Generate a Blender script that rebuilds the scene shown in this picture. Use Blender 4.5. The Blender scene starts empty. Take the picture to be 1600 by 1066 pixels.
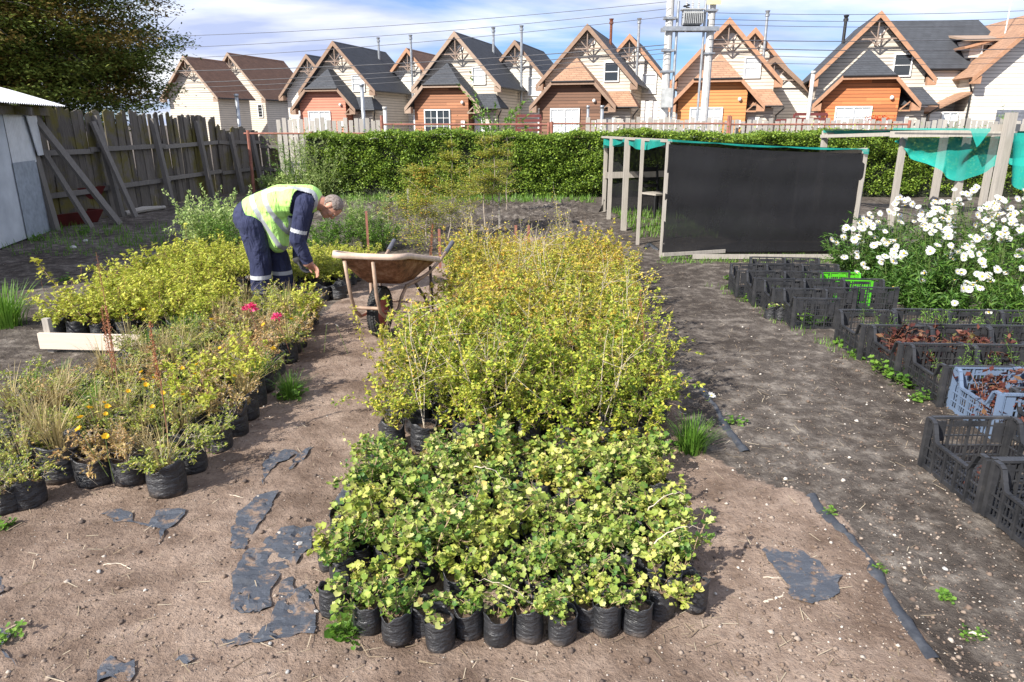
import bpy, math, random
import numpy as np
from mathutils import Vector, Matrix
R = math.radians
sc = bpy.context.scene
COL = sc.collection

# ---------------------------------------------------------------- camera
F, PIT, EYE = 1100.0, R(17.1), 1.70
cd = bpy.data.cameras.new('camera'); cam = bpy.data.objects.new('camera', cd); COL.objects.link(cam)
cam.location = (0, 0, EYE); cam.rotation_euler = (R(90) - PIT, 0, 0)
cd.sensor_width = 36; cd.lens = 36 * F / 1600; cd.clip_start = 0.05; cd.clip_end = 5000
sc.camera = cam
# ---------------------------------------------------------------- light
SUN_EL = R(37); SX, SY = -0.76, -0.65
SAZ = math.atan2(SX, SY)
sdir = Vector((math.sin(SAZ) * math.cos(SUN_EL), math.cos(SAZ) * math.cos(SUN_EL), math.sin(SUN_EL)))
sl = bpy.data.lights.new('sun', 'SUN'); sl.energy = 5.0; sl.angle = R(0.5); sl.color = (1.0, 0.95, 0.87)
so = bpy.data.objects.new('sun', sl); COL.objects.link(so); so.rotation_euler = sdir.to_track_quat('Z', 'Y').to_euler()
so.location = (-20, -20, 30)
w = bpy.data.worlds.new('World'); sc.world = w; w.use_nodes = True
nt = w.node_tree; nt.nodes.clear()
def wn(t, **k):
    n = nt.nodes.new(t)
    for a, b in k.items(): setattr(n, a, b)
    return n
sky = wn('ShaderNodeTexSky', sky_type='NISHITA', sun_disc=False, sun_elevation=SUN_EL, sun_rotation=SAZ)
sky.altitude = 0; sky.air_density = 1.0; sky.dust_density = 0.3; sky.ozone_density = 2.0
tc = wn('ShaderNodeTexCoord'); sep = wn('ShaderNodeSeparateXYZ'); nt.links.new(tc.outputs['Generated'], sep.inputs[0])
ad = wn('ShaderNodeMath', operation='ADD'); ad.inputs[1].default_value = 0.16; nt.links.new(sep.outputs[2], ad.inputs[0])
mx = wn('ShaderNodeMath', operation='MAXIMUM'); mx.inputs[1].default_value = 0.03; nt.links.new(ad.outputs[0], mx.inputs[0])
dv = []
for i in (0, 1):
    d = wn('ShaderNodeMath', operation='DIVIDE'); nt.links.new(sep.outputs[i], d.inputs[0]); nt.links.new(mx.outputs[0], d.inputs[1]); dv.append(d)
cb = wn('ShaderNodeCombineXYZ'); nt.links.new(dv[0].outputs[0], cb.inputs[0]); nt.links.new(dv[1].outputs[0], cb.inputs[1])
mp = wn('ShaderNodeMapping'); mp.inputs['Scale'].default_value = (0.42, 0.75, 1); mp.inputs['Rotation'].default_value = (0, 0, 0.25)
mp.inputs['Location'].default_value = (3.1, 0.4, 0)
nt.links.new(cb.outputs[0], mp.inputs[0])
nz = wn('ShaderNodeTexNoise'); nz.inputs['Scale'].default_value = 1.0; nz.inputs['Detail'].default_value = 9; nz.inputs['Roughness'].default_value = 0.55
nz.inputs['Distortion'].default_value = 0.4
nt.links.new(mp.outputs[0], nz.inputs['Vector'])
cr = wn('ShaderNodeValToRGB'); cr.color_ramp.elements[0].position = 0.37; cr.color_ramp.elements[1].position = 0.54
cr.color_ramp.elements[0].color = (0.12, 0.12, 0.12, 1); cr.color_ramp.elements[1].color = (1, 1, 1, 1)
nt.links.new(nz.outputs[0], cr.inputs[0])
nz2 = wn('ShaderNodeTexNoise'); nz2.inputs['Scale'].default_value = 2.3; nz2.inputs['Detail'].default_value = 8
nt.links.new(mp.outputs[0], nz2.inputs['Vector'])
cc = wn('ShaderNodeValToRGB'); cc.color_ramp.elements[0].position = 0.38; cc.color_ramp.elements[1].position = 0.62
cc.color_ramp.elements[0].color = (4.8, 5.6, 8.2, 1); cc.color_ramp.elements[1].color = (10.0, 10.2, 10.8, 1)
nt.links.new(nz2.outputs[0], cc.inputs[0])
tint = wn('ShaderNodeMix', data_type='RGBA', blend_type='MULTIPLY'); tint.inputs[0].default_value = 1
nt.links.new(sky.outputs[0], tint.inputs[6]); tint.inputs[7].default_value = (0.56, 0.84, 1.32, 1)
mixc = wn('ShaderNodeMix', data_type='RGBA'); nt.links.new(cr.outputs[0], mixc.inputs[0]); nt.links.new(tint.outputs[2], mixc.inputs[6]); nt.links.new(cc.outputs[0], mixc.inputs[7])
bg = wn('ShaderNodeBackground'); bg.inputs[1].default_value = 0.07; nt.links.new(mixc.outputs[2], bg.inputs[0])
ow = wn('ShaderNodeOutputWorld'); nt.links.new(bg.outputs[0], ow.inputs[0])
sc.view_settings.view_transform = 'Standard'; sc.view_settings.look = 'None'
sc.view_settings.exposure = 0.78; sc.view_settings.gamma = 1

# ---------------------------------------------------------------- helpers
CP, SP = math.cos(PIT), math.sin(PIT)
def ray(px, py):
    a = (px - 800) / F; b = (py - 533) / F
    return Vector((a, CP - b * SP, -SP - b * CP))
def G(px, py, z=0.0):
    d = ray(px, py); t = (z - EYE) / d.z
    return Vector((d.x * t, d.y * t, z))
PZ = G
def AT(px, py, Y):
    d = ray(px, py); t = Y / d.y
    return Vector((d.x * t, Y, EYE + d.z * t))

class MB:
    def __init__(s): s.V = []; s.F = []; s.M = []; s.mi = 0
    def add(s, V, Fs):
        o = len(s.V); s.V += [tuple(v) for v in V]; s.F += [tuple(i + o for i in f) for f in Fs]; s.M += [s.mi] * len(Fs); return s
    def box(s, cx, cy, cz, sx, sy, sz, M=None):
        V = [Vector((x * sx / 2, y * sy / 2, z * sz / 2)) for x in (-1, 1) for y in (-1, 1) for z in (-1, 1)]
        if M is not None: V = [M @ v for v in V]
        V = [v + Vector((cx, cy, cz)) for v in V]
        return s.add(V, [(0, 1, 3, 2), (4, 6, 7, 5), (0, 4, 5, 1), (2, 3, 7, 6), (0, 2, 6, 4), (1, 5, 7, 3)])
    def beam(s, p0, p1, w, h, up=(0, 0, 1)):
        p0, p1 = Vector(p0), Vector(p1); d = (p1 - p0).normalized(); u = Vector(up)
        if abs(d.dot(u)) > .99: u = Vector((0, 1, 0))
        x = d.cross(u).normalized(); z = x.cross(d)
        V = [p + x * a * w / 2 + z * b * h / 2 for p in (p0, p1) for a, b in ((-1, -1), (1, -1), (1, 1), (-1, 1))]
        return s.add(V, [(0, 3, 2, 1), (4, 5, 6, 7), (0, 1, 5, 4), (1, 2, 6, 5), (2, 3, 7, 6), (3, 0, 4, 7)])
    def tube(s, pts, r, n=8, cap=True):
        pts = [Vector(p) for p in pts]; rr = r if isinstance(r, (list, tuple)) else [r] * len(pts)
        V = []; up = None
        for i, p in enumerate(pts):
            d = (pts[min(i + 1, len(pts) - 1)] - pts[max(i - 1, 0)]).normalized()
            if up is None: up = Vector((0, 0, 1)) if abs(d.z) < .9 else Vector((1, 0, 0))
            x = d.cross(up).normalized(); up = x.cross(d).normalized()
            V += [p + (x * math.cos(2 * math.pi * k / n) + up * math.sin(2 * math.pi * k / n)) * rr[i] for k in range(n)]
        Fs = [(i * n + k, i * n + (k + 1) % n, (i + 1) * n + (k + 1) % n, (i + 1) * n + k) for i in range(len(pts) - 1) for k in range(n)]
        if cap: Fs += [tuple(range(n))[::-1], tuple((len(pts) - 1) * n + k for k in range(n))]
        return s.add(V, Fs)
    def prism(s, poly, y0, y1):
        n = len(poly)
        V = [(x, y0, z) for x, z in poly] + [(x, y1, z) for x, z in poly]
        return s.add(V, [tuple(range(n)), tuple(range(2 * n - 1, n - 1, -1))] + [(i, i + n, (i + 1) % n + n, (i + 1) % n) for i in range(n)])
    def slab(s, quad, th):   # sheet with thickness downwards along normal
        q = [Vector(v) for v in quad]; nrm = (q[1] - q[0]).cross(q[-1] - q[0]).normalized()
        if nrm.z < 0: q = q[::-1]; nrm = -nrm
        n = len(q); V = q + [v - nrm * th for v in q]
        return s.add(V, [tuple(range(n)), tuple(range(2 * n - 1, n - 1, -1))] + [((i + 1) % n, i, i + n, (i + 1) % n + n) for i in range(n)])
    def lathe(s, prof, n=16, c=(0, 0, 0), M=None, closed=False):
        V = []
        for r, z in prof:
            for k in range(n):
                v = Vector((r * math.cos(2 * math.pi * k / n), r * math.sin(2 * math.pi * k / n), z))
                if M is not None: v = M @ v
                V.append(v + Vector(c))
        m = len(prof); rng_ = range(m) if closed else range(m - 1)
        Fs = [(i * n + k, i * n + (k + 1) % n, ((i + 1) % m) * n + (k + 1) % n, ((i + 1) % m) * n + k) for i in rng_ for k in range(n)]
        return s.add(V, Fs)
    def ell(s, c, rx, ry, rz, M=None, n=14, m=9):
        V = [Vector((0, 0, -rz))]
        for i in range(1, m):
            t = math.pi * i / m
            for k in range(n):
                p = 2 * math.pi * k / n
                V.append(Vector((rx * math.sin(t) * math.cos(p), ry * math.sin(t) * math.sin(p), -rz * math.cos(t))))
        V.append(Vector((0, 0, rz)))
        if M is not None: V = [M @ v for v in V]
        V = [v + Vector(c) for v in V]
        Fs = [(0, 1 + (k + 1) % n, 1 + k) for k in range(n)]
        for i in range(m - 2):
            Fs += [(1 + i * n + k, 1 + i * n + (k + 1) % n, 1 + (i + 1) * n + (k + 1) % n, 1 + (i + 1) * n + k) for k in range(n)]
        l = len(V) - 1; b = 1 + (m - 2) * n
        Fs += [(l, b + k, b + (k + 1) % n) for k in range(n)]
        return s.add(V, Fs)
    def cap(s, p0, p1, r0, r1, n=12):   # tapered capsule
        p0, p1 = Vector(p0), Vector(p1); d = p1 - p0; L = d.length; M = d.to_track_quat('Z', 'Y').to_matrix()
        pr = [(r0 * math.sin(t), -r0 * math.cos(t)) for t in [math.pi / 2 * i / 4 for i in range(5)]] + \
             [(r1 * math.cos(t), L + r1 * math.sin(t)) for t in [math.pi / 2 * i / 4 for i in range(5)]]
        pr[0] = (1e-4, -r0); pr[-1] = (1e-4, L + r1)
        s.lathe(pr, n, p0, M)
        o = len(s.V) - len(pr) * n
        s.F += [tuple(o + k for k in range(n))[::-1], tuple(o + (len(pr) - 1) * n + k for k in range(n))]; s.M += [s.mi] * 2
        return s
    def mesh(s, name, mats, smooth=False):
        me = bpy.data.meshes.new(name); me.from_pydata(s.V, [], s.F)
        for m in (mats if isinstance(mats, (list, tuple)) else [mats]): me.materials.append(m)
        me.polygons.foreach_set('material_index', s.M)
        if smooth: me.polygons.foreach_set('use_smooth', [True] * len(s.F))
        me.update(); return me
    def build(s, name, mats, parent=None, smooth=False):
        return link(name, s.mesh(name, mats, smooth), parent)

def link(name, data, parent=None, loc=None, rz=None):
    o = bpy.data.objects.new(name, data); COL.objects.link(o)
    if parent is not None: o.parent = parent
    if loc is not None: o.location = loc
    if rz is not None: o.rotation_euler = (0, 0, rz)
    return o
def tag(o, label, cat, group=None):
    o['label'] = label; o['category'] = cat
    if group: o['group'] = group
    return o
def thing(name, label, cat, loc=(0, 0, 0), rz=0.0, group=None):
    return tag(link(name, None, None, loc, rz), label, cat, group)
def struct(o, kind='structure'): o['kind'] = kind; return o

def npmesh(name, V, T, mats, mi=None, smooth=False):
    me = bpy.data.meshes.new(name); V = np.asarray(V, np.float32); T = np.asarray(T, np.int32); k = T.shape[1]
    me.vertices.add(len(V)); me.vertices.foreach_set('co', V.ravel())
    me.loops.add(T.size); me.loops.foreach_set('vertex_index', T.ravel())
    me.polygons.add(len(T)); me.polygons.foreach_set('loop_start', np.arange(len(T), dtype=np.int32) * k)
    me.polygons.foreach_set('loop_total', np.full(len(T), k, np.int32))
    for m in (mats if isinstance(mats, (list, tuple)) else [mats]): me.materials.append(m)
    if mi is not None: me.polygons.foreach_set('material_index', np.asarray(mi, np.int32))
    if smooth: me.polygons.foreach_set('use_smooth', np.ones(len(T), bool))
    me.update(calc_edges=True); return me

# leaf templates: along +x, normal +z
T_LEAF = (np.array([(0, 0, 0), (.45, .26, .06), (1, 0, -.05), (.45, -.26, .06)]), np.array([(0, 2, 1), (0, 3, 2)]))
T_LONG = (np.array([(0, 0, 0), (.4, .10, .05), (1, 0, -.15), (.4, -.10, .05)]), np.array([(0, 2, 1), (0, 3, 2)]))
def lobed():
    a = [180, 150, 118, 95, 70, 48, 22, 0, -22, -48, -70, -95, -118, -150]
    r = [.16, .44, .50, .43, .54, .47, .46, .60, .46, .47, .54, .43, .50, .44]
    V = [(.42, 0, -.05)] + [(.42 + rr * math.cos(R(x)), rr * math.sin(R(x)), .13 * abs(math.sin(R(x))) + (.06 if rr > .49 else -.03)) for x, rr in zip(a, r)]
    n = len(a); return np.array(V), np.array([(0, 1 + (i + 1) % n, 1 + i) for i in range(n)])
T_LOBED = lobed()
def rots(rng, n, up=.6, dirs=None, along=0.0):
    nrm = rng.normal(size=(n, 3)); nrm /= np.linalg.norm(nrm, axis=1)[:, None]; nrm[:, 2] = np.abs(nrm[:, 2]) if up > 0 else nrm[:, 2]
    nrm = nrm + np.array([0, 0, up]); nrm /= np.linalg.norm(nrm, axis=1)[:, None]
    t = rng.normal(size=(n, 3))
    if dirs is not None: t = t * (1 - along) + dirs * along * 1.7
    t -= nrm * (t * nrm).sum(1)[:, None]; t /= np.linalg.norm(t, axis=1)[:, None] + 1e-9
    b = np.cross(nrm, t); return np.stack([t, b, nrm], axis=2)
def scat(T, pos, Rm, s):
    TV, TF = T; n = len(pos); k = len(TV)
    V = np.einsum('nij,kj->nki', Rm, TV) * np.asarray(s).reshape(-1, 1, 1) + np.asarray(pos)[:, None, :]
    Fs = TF[None] + (np.arange(n) * k)[:, None, None]
    return V.reshape(-1, 3), Fs.reshape(-1, 3)
def cat_(parts):
    Vs, Fs, o = [], [], 0
    for V, T in parts:
        Vs.append(V); Fs.append(T + o); o += len(V)
    return np.concatenate(Vs), np.concatenate(Fs)
def nptube(P, r, n=3):
    P = np.asarray(P, float); k = len(P); r = np.broadcast_to(np.asarray(r, float), (k,))
    d = np.gradient(P, axis=0); d /= np.linalg.norm(d, axis=1)[:, None] + 1e-9
    u = np.where(np.abs(d[:, 2:3]) > .9, np.array([[1., 0, 0]]), np.array([[0, 0, 1.]]))
    x = np.cross(d, u); x /= np.linalg.norm(x, axis=1)[:, None] + 1e-9; y = np.cross(x, d)
    a = np.arange(n) * 2 * np.pi / n
    V = P[:, None, :] + (x[:, None, :] * np.cos(a)[None, :, None] + y[:, None, :] * np.sin(a)[None, :, None]) * r[:, None, None]
    T = []
    for i in range(k - 1):
        for j in range(n):
            A, B, C_, D = i * n + j, i * n + (j + 1) % n, (i + 1) * n + (j + 1) % n, (i + 1) * n + j
            T += [(A, B, C_), (A, C_, D)]
    return V.reshape(-1, 3), np.array(T)

def shrub(rng, nst, h, spread, z0=0., leaf_n=300, size=(.012, .02), tpl=T_LEAF, up=.6, sub=3, wander=.12, tmin=.15, off=.012,
          rbase=.02, r=.0022, droop=0., along=.4, sublen=(.25, .5), clus=1):
    segs = []; tubes = []
    def grow(p, d, L, rad, lvl):
        k = 6; P = [p]
        for i in range(k):
            d = d + rng.normal(size=3) * wander; d[2] -= droop * (i / k); d /= np.linalg.norm(d); p = p + d * L / k; P.append(p)
        P = np.array(P); tubes.append(nptube(P, np.linspace(rad, rad * .4, k + 1))); segs.append((P, L, lvl))
        if lvl < 1:
            for _ in range(sub):
                t = rng.uniform(.25, .95) * k; i = int(min(t, k - 1)); q = P[i] + (P[i + 1] - P[i]) * (t - i)
                dd = (P[i + 1] - P[i]) / np.linalg.norm(P[i + 1] - P[i]) + rng.normal(size=3) * .75; dd /= np.linalg.norm(dd)
                grow(q, dd, L * rng.uniform(*sublen), rad * .6, lvl + 1)
    for _ in range(nst):
        a = rng.uniform(0, 2 * np.pi); s = spread * math.sqrt(rng.uniform(0, 1)); b = rng.uniform(0, rbase)
        d = np.array([math.cos(a) * s, math.sin(a) * s, 1.]); L = h * rng.uniform(.6, 1.08) ; d /= np.linalg.norm(d)
        grow(np.array([math.cos(a) * b, math.sin(a) * b, z0]), d, L, r, 0)
    wts = np.array([s[1] for s in segs]); m0 = -(-leaf_n // clus); ids = np.repeat(rng.choice(len(segs), m0, p=wts / wts.sum()), clus)[:leaf_n]
    t = np.repeat(rng.uniform(0, 1, m0), clus)[:leaf_n]; pos = np.zeros((leaf_n, 3)); dr = np.zeros((leaf_n, 3))
    for j, (i, tt) in enumerate(zip(ids, t)):
        P, L, lv = segs[i]; lo = tmin if lv == 0 else 0.05; x = (lo + (1 - lo) * tt) * (len(P) - 1); m = int(min(x, len(P) - 2))
        pos[j] = P[m] + (P[m + 1] - P[m]) * (x - m); dr[j] = P[m + 1] - P[m]
    pos += rng.normal(size=pos.shape) * off
    dr /= np.linalg.norm(dr, axis=1)[:, None] + 1e-9
    pos[:, 2] = np.maximum(pos[:, 2], z0 * .9 + .004)
    return cat_(tubes), scat(tpl, pos, rots(rng, leaf_n, up, dr, along), rng.uniform(size[0], size[1], leaf_n))

# ---------------------------------------------------------------- materials
_m = {}
class NB:
    def __init__(s, name):
        s.m = bpy.data.materials.new(name); s.m.use_nodes = True; s.t = s.m.node_tree; s.b = s.t.nodes['Principled BSDF']; s.out = s.t.nodes['Material Output']
        s.c = None
    def n(s, t, ins=None, **k):
        x = s.t.nodes.new(t)
        for a, b in k.items(): setattr(x, a, b)
        for a, b in (ins or {}).items():
            if isinstance(b, bpy.types.NodeSocket): s.t.links.new(b, x.inputs[a])
            else: x.inputs[a].default_value = b
        return x
    def coord(s, kind='Object'):
        if s.c is None: s.c = s.n('ShaderNodeTexCoord')
        return s.c.outputs[kind]
    def noise(s, scale, detail=4, rough=.55, vec=None, stretch=None):
        v = vec if vec is not None else s.coord()
        if stretch: v = s.n('ShaderNodeMapping', {'Vector': v, 'Scale': stretch}).outputs[0]
        return s.n('ShaderNodeTexNoise', {'Vector': v, 'Scale': scale, 'Detail': detail, 'Roughness': rough}).outputs[0]
    def ramp(s, fac, stops):
        r = s.n('ShaderNodeValToRGB', {'Fac': fac}); e = r.color_ramp.elements
        while len(e) < len(stops): e.new(.5)
        for x, (p, c) in zip(e, stops):
            x.position = p; x.color = (c, c, c, 1) if isinstance(c, (int, float)) else (*c, 1)
        return r.outputs[0]
    def mix(s, f, a, b, mode='MIX'):
        x = s.n('ShaderNodeMix', data_type='RGBA', blend_type=mode)
        for i, v in ((0, f), (6, a), (7, b)):
            if isinstance(v, bpy.types.NodeSocket): s.t.links.new(v, x.inputs[i])
            elif i == 0: x.inputs[0].default_value = v
            else: x.inputs[i].default_value = (*v, 1)
        return x.outputs[2]
    def math(s, op, a, b=0.):
        x = s.n('ShaderNodeMath', operation=op)
        for i, v in ((0, a), (1, b)):
            if isinstance(v, bpy.types.NodeSocket): s.t.links.new(v, x.inputs[i])
            else: x.inputs[i].default_value = v
        return x.outputs[0]
    def set(s, **k):
        for a, v in k.items():
            a = {'col': 'Base Color', 'rough': 'Roughness', 'metal': 'Metallic', 'spec': 'Specular IOR Level', 'normal': 'Normal'}.get(a, a)
            if isinstance(v, bpy.types.NodeSocket): s.t.links.new(v, s.b.inputs[a])
            else: s.b.inputs[a].default_value = (*v, 1) if isinstance(v, tuple) and len(v) == 3 else v
        return s
    def bump(s, h, dist=.01, strength=1.):
        s.set(normal=s.n('ShaderNodeBump', {'Height': h, 'Distance': dist, 'Strength': strength}).outputs[0]); return s

def M_plain(name, col, rough=.7, metal=0., var=.25, scale=6, bump=0., bscale=40, stretch=None):
    if name in _m: return _m[name]
    b = NB(name); n = b.noise(scale, 5, stretch=stretch)
    dark = tuple(c * (1 - var) for c in col); lite = tuple(min(1, c * (1 + var)) for c in col)
    b.set(col=b.ramp(n, [(.3, dark), (.7, lite)]), rough=rough, metal=metal)
    if bump: b.bump(b.noise(bscale, 4, stretch=stretch), bump)
    _m[name] = b.m; return b.m

def M_leaf(name, stops, transl=.3, rough=.5, objvar=.25):
    b = NB(name); g = b.n('ShaderNodeNewGeometry'); oi = b.n('ShaderNodeObjectInfo')
    f = g.outputs['Random Per Island']
    f2 = b.math('ADD', b.math('MULTIPLY', f, 1 - objvar), b.math('MULTIPLY', oi.outputs['Random'], objvar))
    c = b.ramp(f2, stops); b.set(col=c, rough=rough, spec=.35)
    tr = b.n('ShaderNodeBsdfTranslucent', {'Color': c}); ms = b.n('ShaderNodeMixShader', {0: transl})
    b.t.links.new(b.b.outputs[0], ms.inputs[1]); b.t.links.new(tr.outputs[0], ms.inputs[2]); b.t.links.new(ms.outputs[0], b.out.inputs[0])
    return b.m

def M_siding(name, col, pitch=.19, depth=.03, var=.06, axis='Z', wood=False):
    if name in _m: return _m[name]
    b = NB(name); sp = b.n('ShaderNodeSeparateXYZ', {0: b.coord()})
    z = b.math('DIVIDE', sp.outputs[axis], pitch); fr = b.math('FRACT', z); fl = b.math('FLOOR', z)
    if wood:
        xs = b.n('ShaderNodeCombineXYZ', {0: b.math('FLOOR', b.math('DIVIDE', b.math('ADD', sp.outputs['X'], b.math('MULTIPLY', fl, .73)), 1.9)), 1: fl})
        wn_ = b.n('ShaderNodeTexWhiteNoise', {'Vector': xs.outputs[0]}, noise_dimensions='3D').outputs[0]
        gr = b.noise(5, 5, stretch=(1, 1, 12))
        k = b.math('ADD', b.math('MULTIPLY', wn_, .6), b.math('MULTIPLY', gr, .4))
        c = b.ramp(k, [(.2, tuple(x * .62 for x in col)), (.8, tuple(min(1, x * 1.3) for x in col))])
    else:
        k = b.noise(1.5, 5); c = b.ramp(k, [(.3, tuple(x * (1 - var) for x in col)), (.7, tuple(min(1, x * (1 + var)) for x in col))])
    groove_shade = b.ramp(fr, [(0, .35), (.10, .35), (.16, 1.0)])  # shade under each board lap, painted into the siding colour
    c = b.mix(1., c, groove_shade, 'MULTIPLY')
    b.set(col=c, rough=.75).bump(fr, depth * -1)
    _m[name] = b.m; return b.m

def _shv(b):
    s = b.n('ShaderNodeSeparateXYZ', {0: b.coord()})
    return b.n('ShaderNodeCombineXYZ', {0: b.math('ADD', s.outputs[0], s.outputs[1]), 1: b.math('MULTIPLY', s.outputs[2], 1.38)}).outputs[0]
def M_shingle(name, col):
    if name in _m: return _m[name]
    b = NB(name); br = b.n('ShaderNodeTexBrick', {'Vector': _shv(b),
        'Color1': (*[c * .8 for c in col], 1), 'Color2': (*[min(1, c * 1.2) for c in col], 1), 'Mortar': (*[c * .55 for c in col], 1),
        'Scale': 1.0, 'Mortar Size': .012, 'Brick Width': .45, 'Row Height': .16})
    n = b.noise(2.2, 6); c = b.mix(.5, br.outputs[0], b.ramp(n, [(.3, tuple(x * .75 for x in col)), (.7, tuple(min(1, x * 1.2) for x in col))]))
    b.set(col=c, rough=.85).bump(br.outputs['Fac'], -.02)
    _m[name] = b.m; return b.m

def M_wood(name, col, var=.4, moss=None, stretch=(9, 9, .7), bump=.004):
    if name in _m: return _m[name]
    b = NB(name); gi = b.n('ShaderNodeNewGeometry').outputs['Random Per Island']
    gr = b.noise(6, 7, .65, stretch=stretch)
    k = b.math('ADD', b.math('MULTIPLY', gr, .7), b.math('MULTIPLY', gi, .3))
    c = b.ramp(k, [(.25, tuple(x * (1 - var) for x in col)), (.75, tuple(min(1, x * (1 + var)) for x in col))])
    if moss:
        mz = b.ramp(b.noise(1.3, 6, .7), [(.48, 0.), (.60, .85)]); c = b.mix(mz, c, moss)
    b.set(col=c, rough=.9, spec=.2).bump(gr, bump)
    _m[name] = b.m; return b.m

MT = {}
MT['wood_grey'] = M_wood('weathered_wood', (.125, .11, .096), .65, moss=(.13, .11, .025))
MT['wood_pale'] = M_wood('pale_grey_timber', (.36, .33, .29), .3)
MT['wood_new'] = M_wood('new_pine', (.62, .53, .44), .12, stretch=(.7, 9, 9), bump=.002)
MT['picket'] = M_wood('picket_wood', (.42, .39, .35), .3)
MT['rust'] = M_plain('rusty_steel', (.20, .07, .035), .8, .2, .5, 14, .002)
MT['red_pipe'] = M_plain('faded_red_pipe', (.30, .12, .085), .75, 0, .35, 8)
MT['cream'] = M_siding('cream_siding', (.56, .50, .42))
MT['cream2'] = M_siding('white_siding', (.66, .62, .56))
MT['glass'] = None
b = NB('window_glass'); b.set(col=(.02, .025, .03), rough=.06, spec=.8); MT['glass'] = b.m
b = NB('curtained_glass'); cw = b.noise(9, 3, stretch=(6, 1, .3)); b.set(col=b.ramp(cw, [(.3, (.42, .45, .47)), (.7, (.75, .77, .78))]), rough=.12); MT['curtain'] = b.m
MT['white'] = M_plain('white_frame', (.78, .78, .76), .5, var=.06)
MT['dark'] = M_plain('dark_metal', (.03, .03, .032), .5, .3)
MT['galv'] = M_plain('galvanised_pipe', (.38, .40, .42), .45, .6)
MT['concrete'] = M_plain('pole_concrete', (.52, .51, .49), .85, var=.15, bump=.003)
# ---------------------------------------------------------------- ground
def inpoly(x, y, poly):
    ins = np.zeros(x.shape, bool); n = len(poly)
    for i in range(n):
        x0, y0 = poly[i]; x1, y1 = poly[(i + 1) % n]
        c = ((y0 > y) != (y1 > y)) & (x < (x1 - x0) * (y - y0) / (y1 - y0 + 1e-12) + x0); ins ^= c
    return ins
_rg = np.random.default_rng(5)
_w = [(_rg.uniform(.5, 1) * 2 ** k * .5 * math.cos(a), _rg.uniform(.5, 1) * 2 ** k * .5 * math.sin(a), _rg.uniform(0, 6.28), .62 ** k) for k in range(7) for a in _rg.uniform(0, 6.28, 3)]
def fnoise(x, y):
    s = 0 * x
    for a, b_, p, amp in _w: s = s + amp * np.sin(a * 3 * x + b_ * 3 * y + p)
    return s / 3.
def gh(x, y):
    return .010 * fnoise(x, y)
sand_px = [(1500, 1100), (1462, 1030), (1400, 940), (1330, 840), (1280, 785), (1215, 760), (1140, 745), (1090, 715), (1060, 600), (1010, 470), (940, 390), (830, 372),
           (740, 380), (640, 425), (560, 430), (530, 470), (440, 560), (330, 700), (160, 720), (0, 740), (-300, 800), (-300, 1100), (-300, 1500), (1800, 1500)]
sand_w = [tuple(G(*p)[:2]) for p in sand_px]
xs = np.concatenate([-np.geomspace(600, 5.6, 40), np.arange(-5.5, 6.5, .04), np.geomspace(6.6, 600, 40)])
ys = np.concatenate([[-60, -20, -6, -1], np.arange(0, 9.5, .035), np.arange(9.5, 20, .1), np.geomspace(20.2, 1500, 50)])
Xg, Yg = np.meshgrid(xs, ys)
fn = fnoise(Xg, Yg)
near = (np.clip((22 - Yg) / 4, 0, 1)) * (np.abs(Xg) < 14)
Zg = .010 * fn * near
fine = (np.abs(Xg) < 6.4) & (Yg > 0) & (Yg < 9.4)
def n2(x, y, k): return np.sin(x * k + 1.7 * np.sin(y * k * .7)) * np.sin(y * k * 1.13 + 1.3 * np.sin(x * k * .8 + 2))
Zg += fine * (.0050 * n2(Xg, Yg, 23) * (.5 + .5 * np.sin(Xg * 2.1 + Yg * 1.3)) + .004 * n2(Xg + 3, Yg, 57) + _rg.normal(size=Xg.shape) * (.0022 + .002 * (fn > .2)))
back = (Yg > 10.5) & (Yg < 16.5) & (Xg > -4.5) & (Xg < 1.6)
Zg += back * (.03 * n2(Xg, Yg, 9) + _rg.normal(size=Xg.shape) * .018)
acc = 0
for dx, dy in ((0, 0), (.07, .03), (-.06, .05), (.02, -.08), (-.04, -.05)):
    q = .05 * fnoise(Xg * 3 + 7, Yg * 3)
    acc = acc + inpoly(Xg + dx + q, Yg + dy + q, sand_w)
sand = acc / 5.
Zg += .012 * sand
def gz(x, y):
    i = int(np.clip(np.searchsorted(xs, x), 1, len(xs) - 1)); j = int(np.clip(np.searchsorted(ys, y), 1, len(ys) - 1))
    return float(Zg[j, i])
nx, ny = len(xs), len(ys)
idx = np.arange(nx * ny).reshape(ny, nx)
Q = np.stack([idx[:-1, :-1], idx[:-1, 1:], idx[1:, 1:], idx[1:, :-1]], -1).reshape(-1, 4)
b = NB('soil_ground'); co = b.coord()
n_big = b.noise(.9, 6, .6); n_mid = b.noise(7, 8, .7); n_fine = b.noise(60, 6, .75); n_fib = b.noise(28, 5, .7)
at = b.n('ShaderNodeAttribute', attribute_name='sand').outputs['Fac']
sandc = b.ramp(n_mid, [(.25, (.160, .112, .084)), (.48, (.275, .207, .163)), (.75, (.40, .315, .255))])
soilc = b.ramp(n_mid, [(.3, (.048, .040, .034)), (.5, (.112, .096, .083)), (.68, (.28, .25, .215))])
drk = b.ramp(n_big, [(.40, (.68, .65, .63)), (.58, (1.12, 1.11, 1.10))]); soilc = b.mix(1., soilc, drk, 'MULTIPLY')
big2 = b.ramp(b.noise(1.6, 5, .6), [(.38, (.60, .56, .53)), (.56, (1.10, 1.08, 1.06))]); sandc = b.mix(1., sandc, big2, 'MULTIPLY')
k = b.math('ADD', at, b.math('MULTIPLY', b.math('SUBTRACT', n_mid, .5), .9)); k = b.ramp(k, [(.38, 0.), (.58, 1.)])
c = b.mix(k, soilc, sandc)
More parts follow.
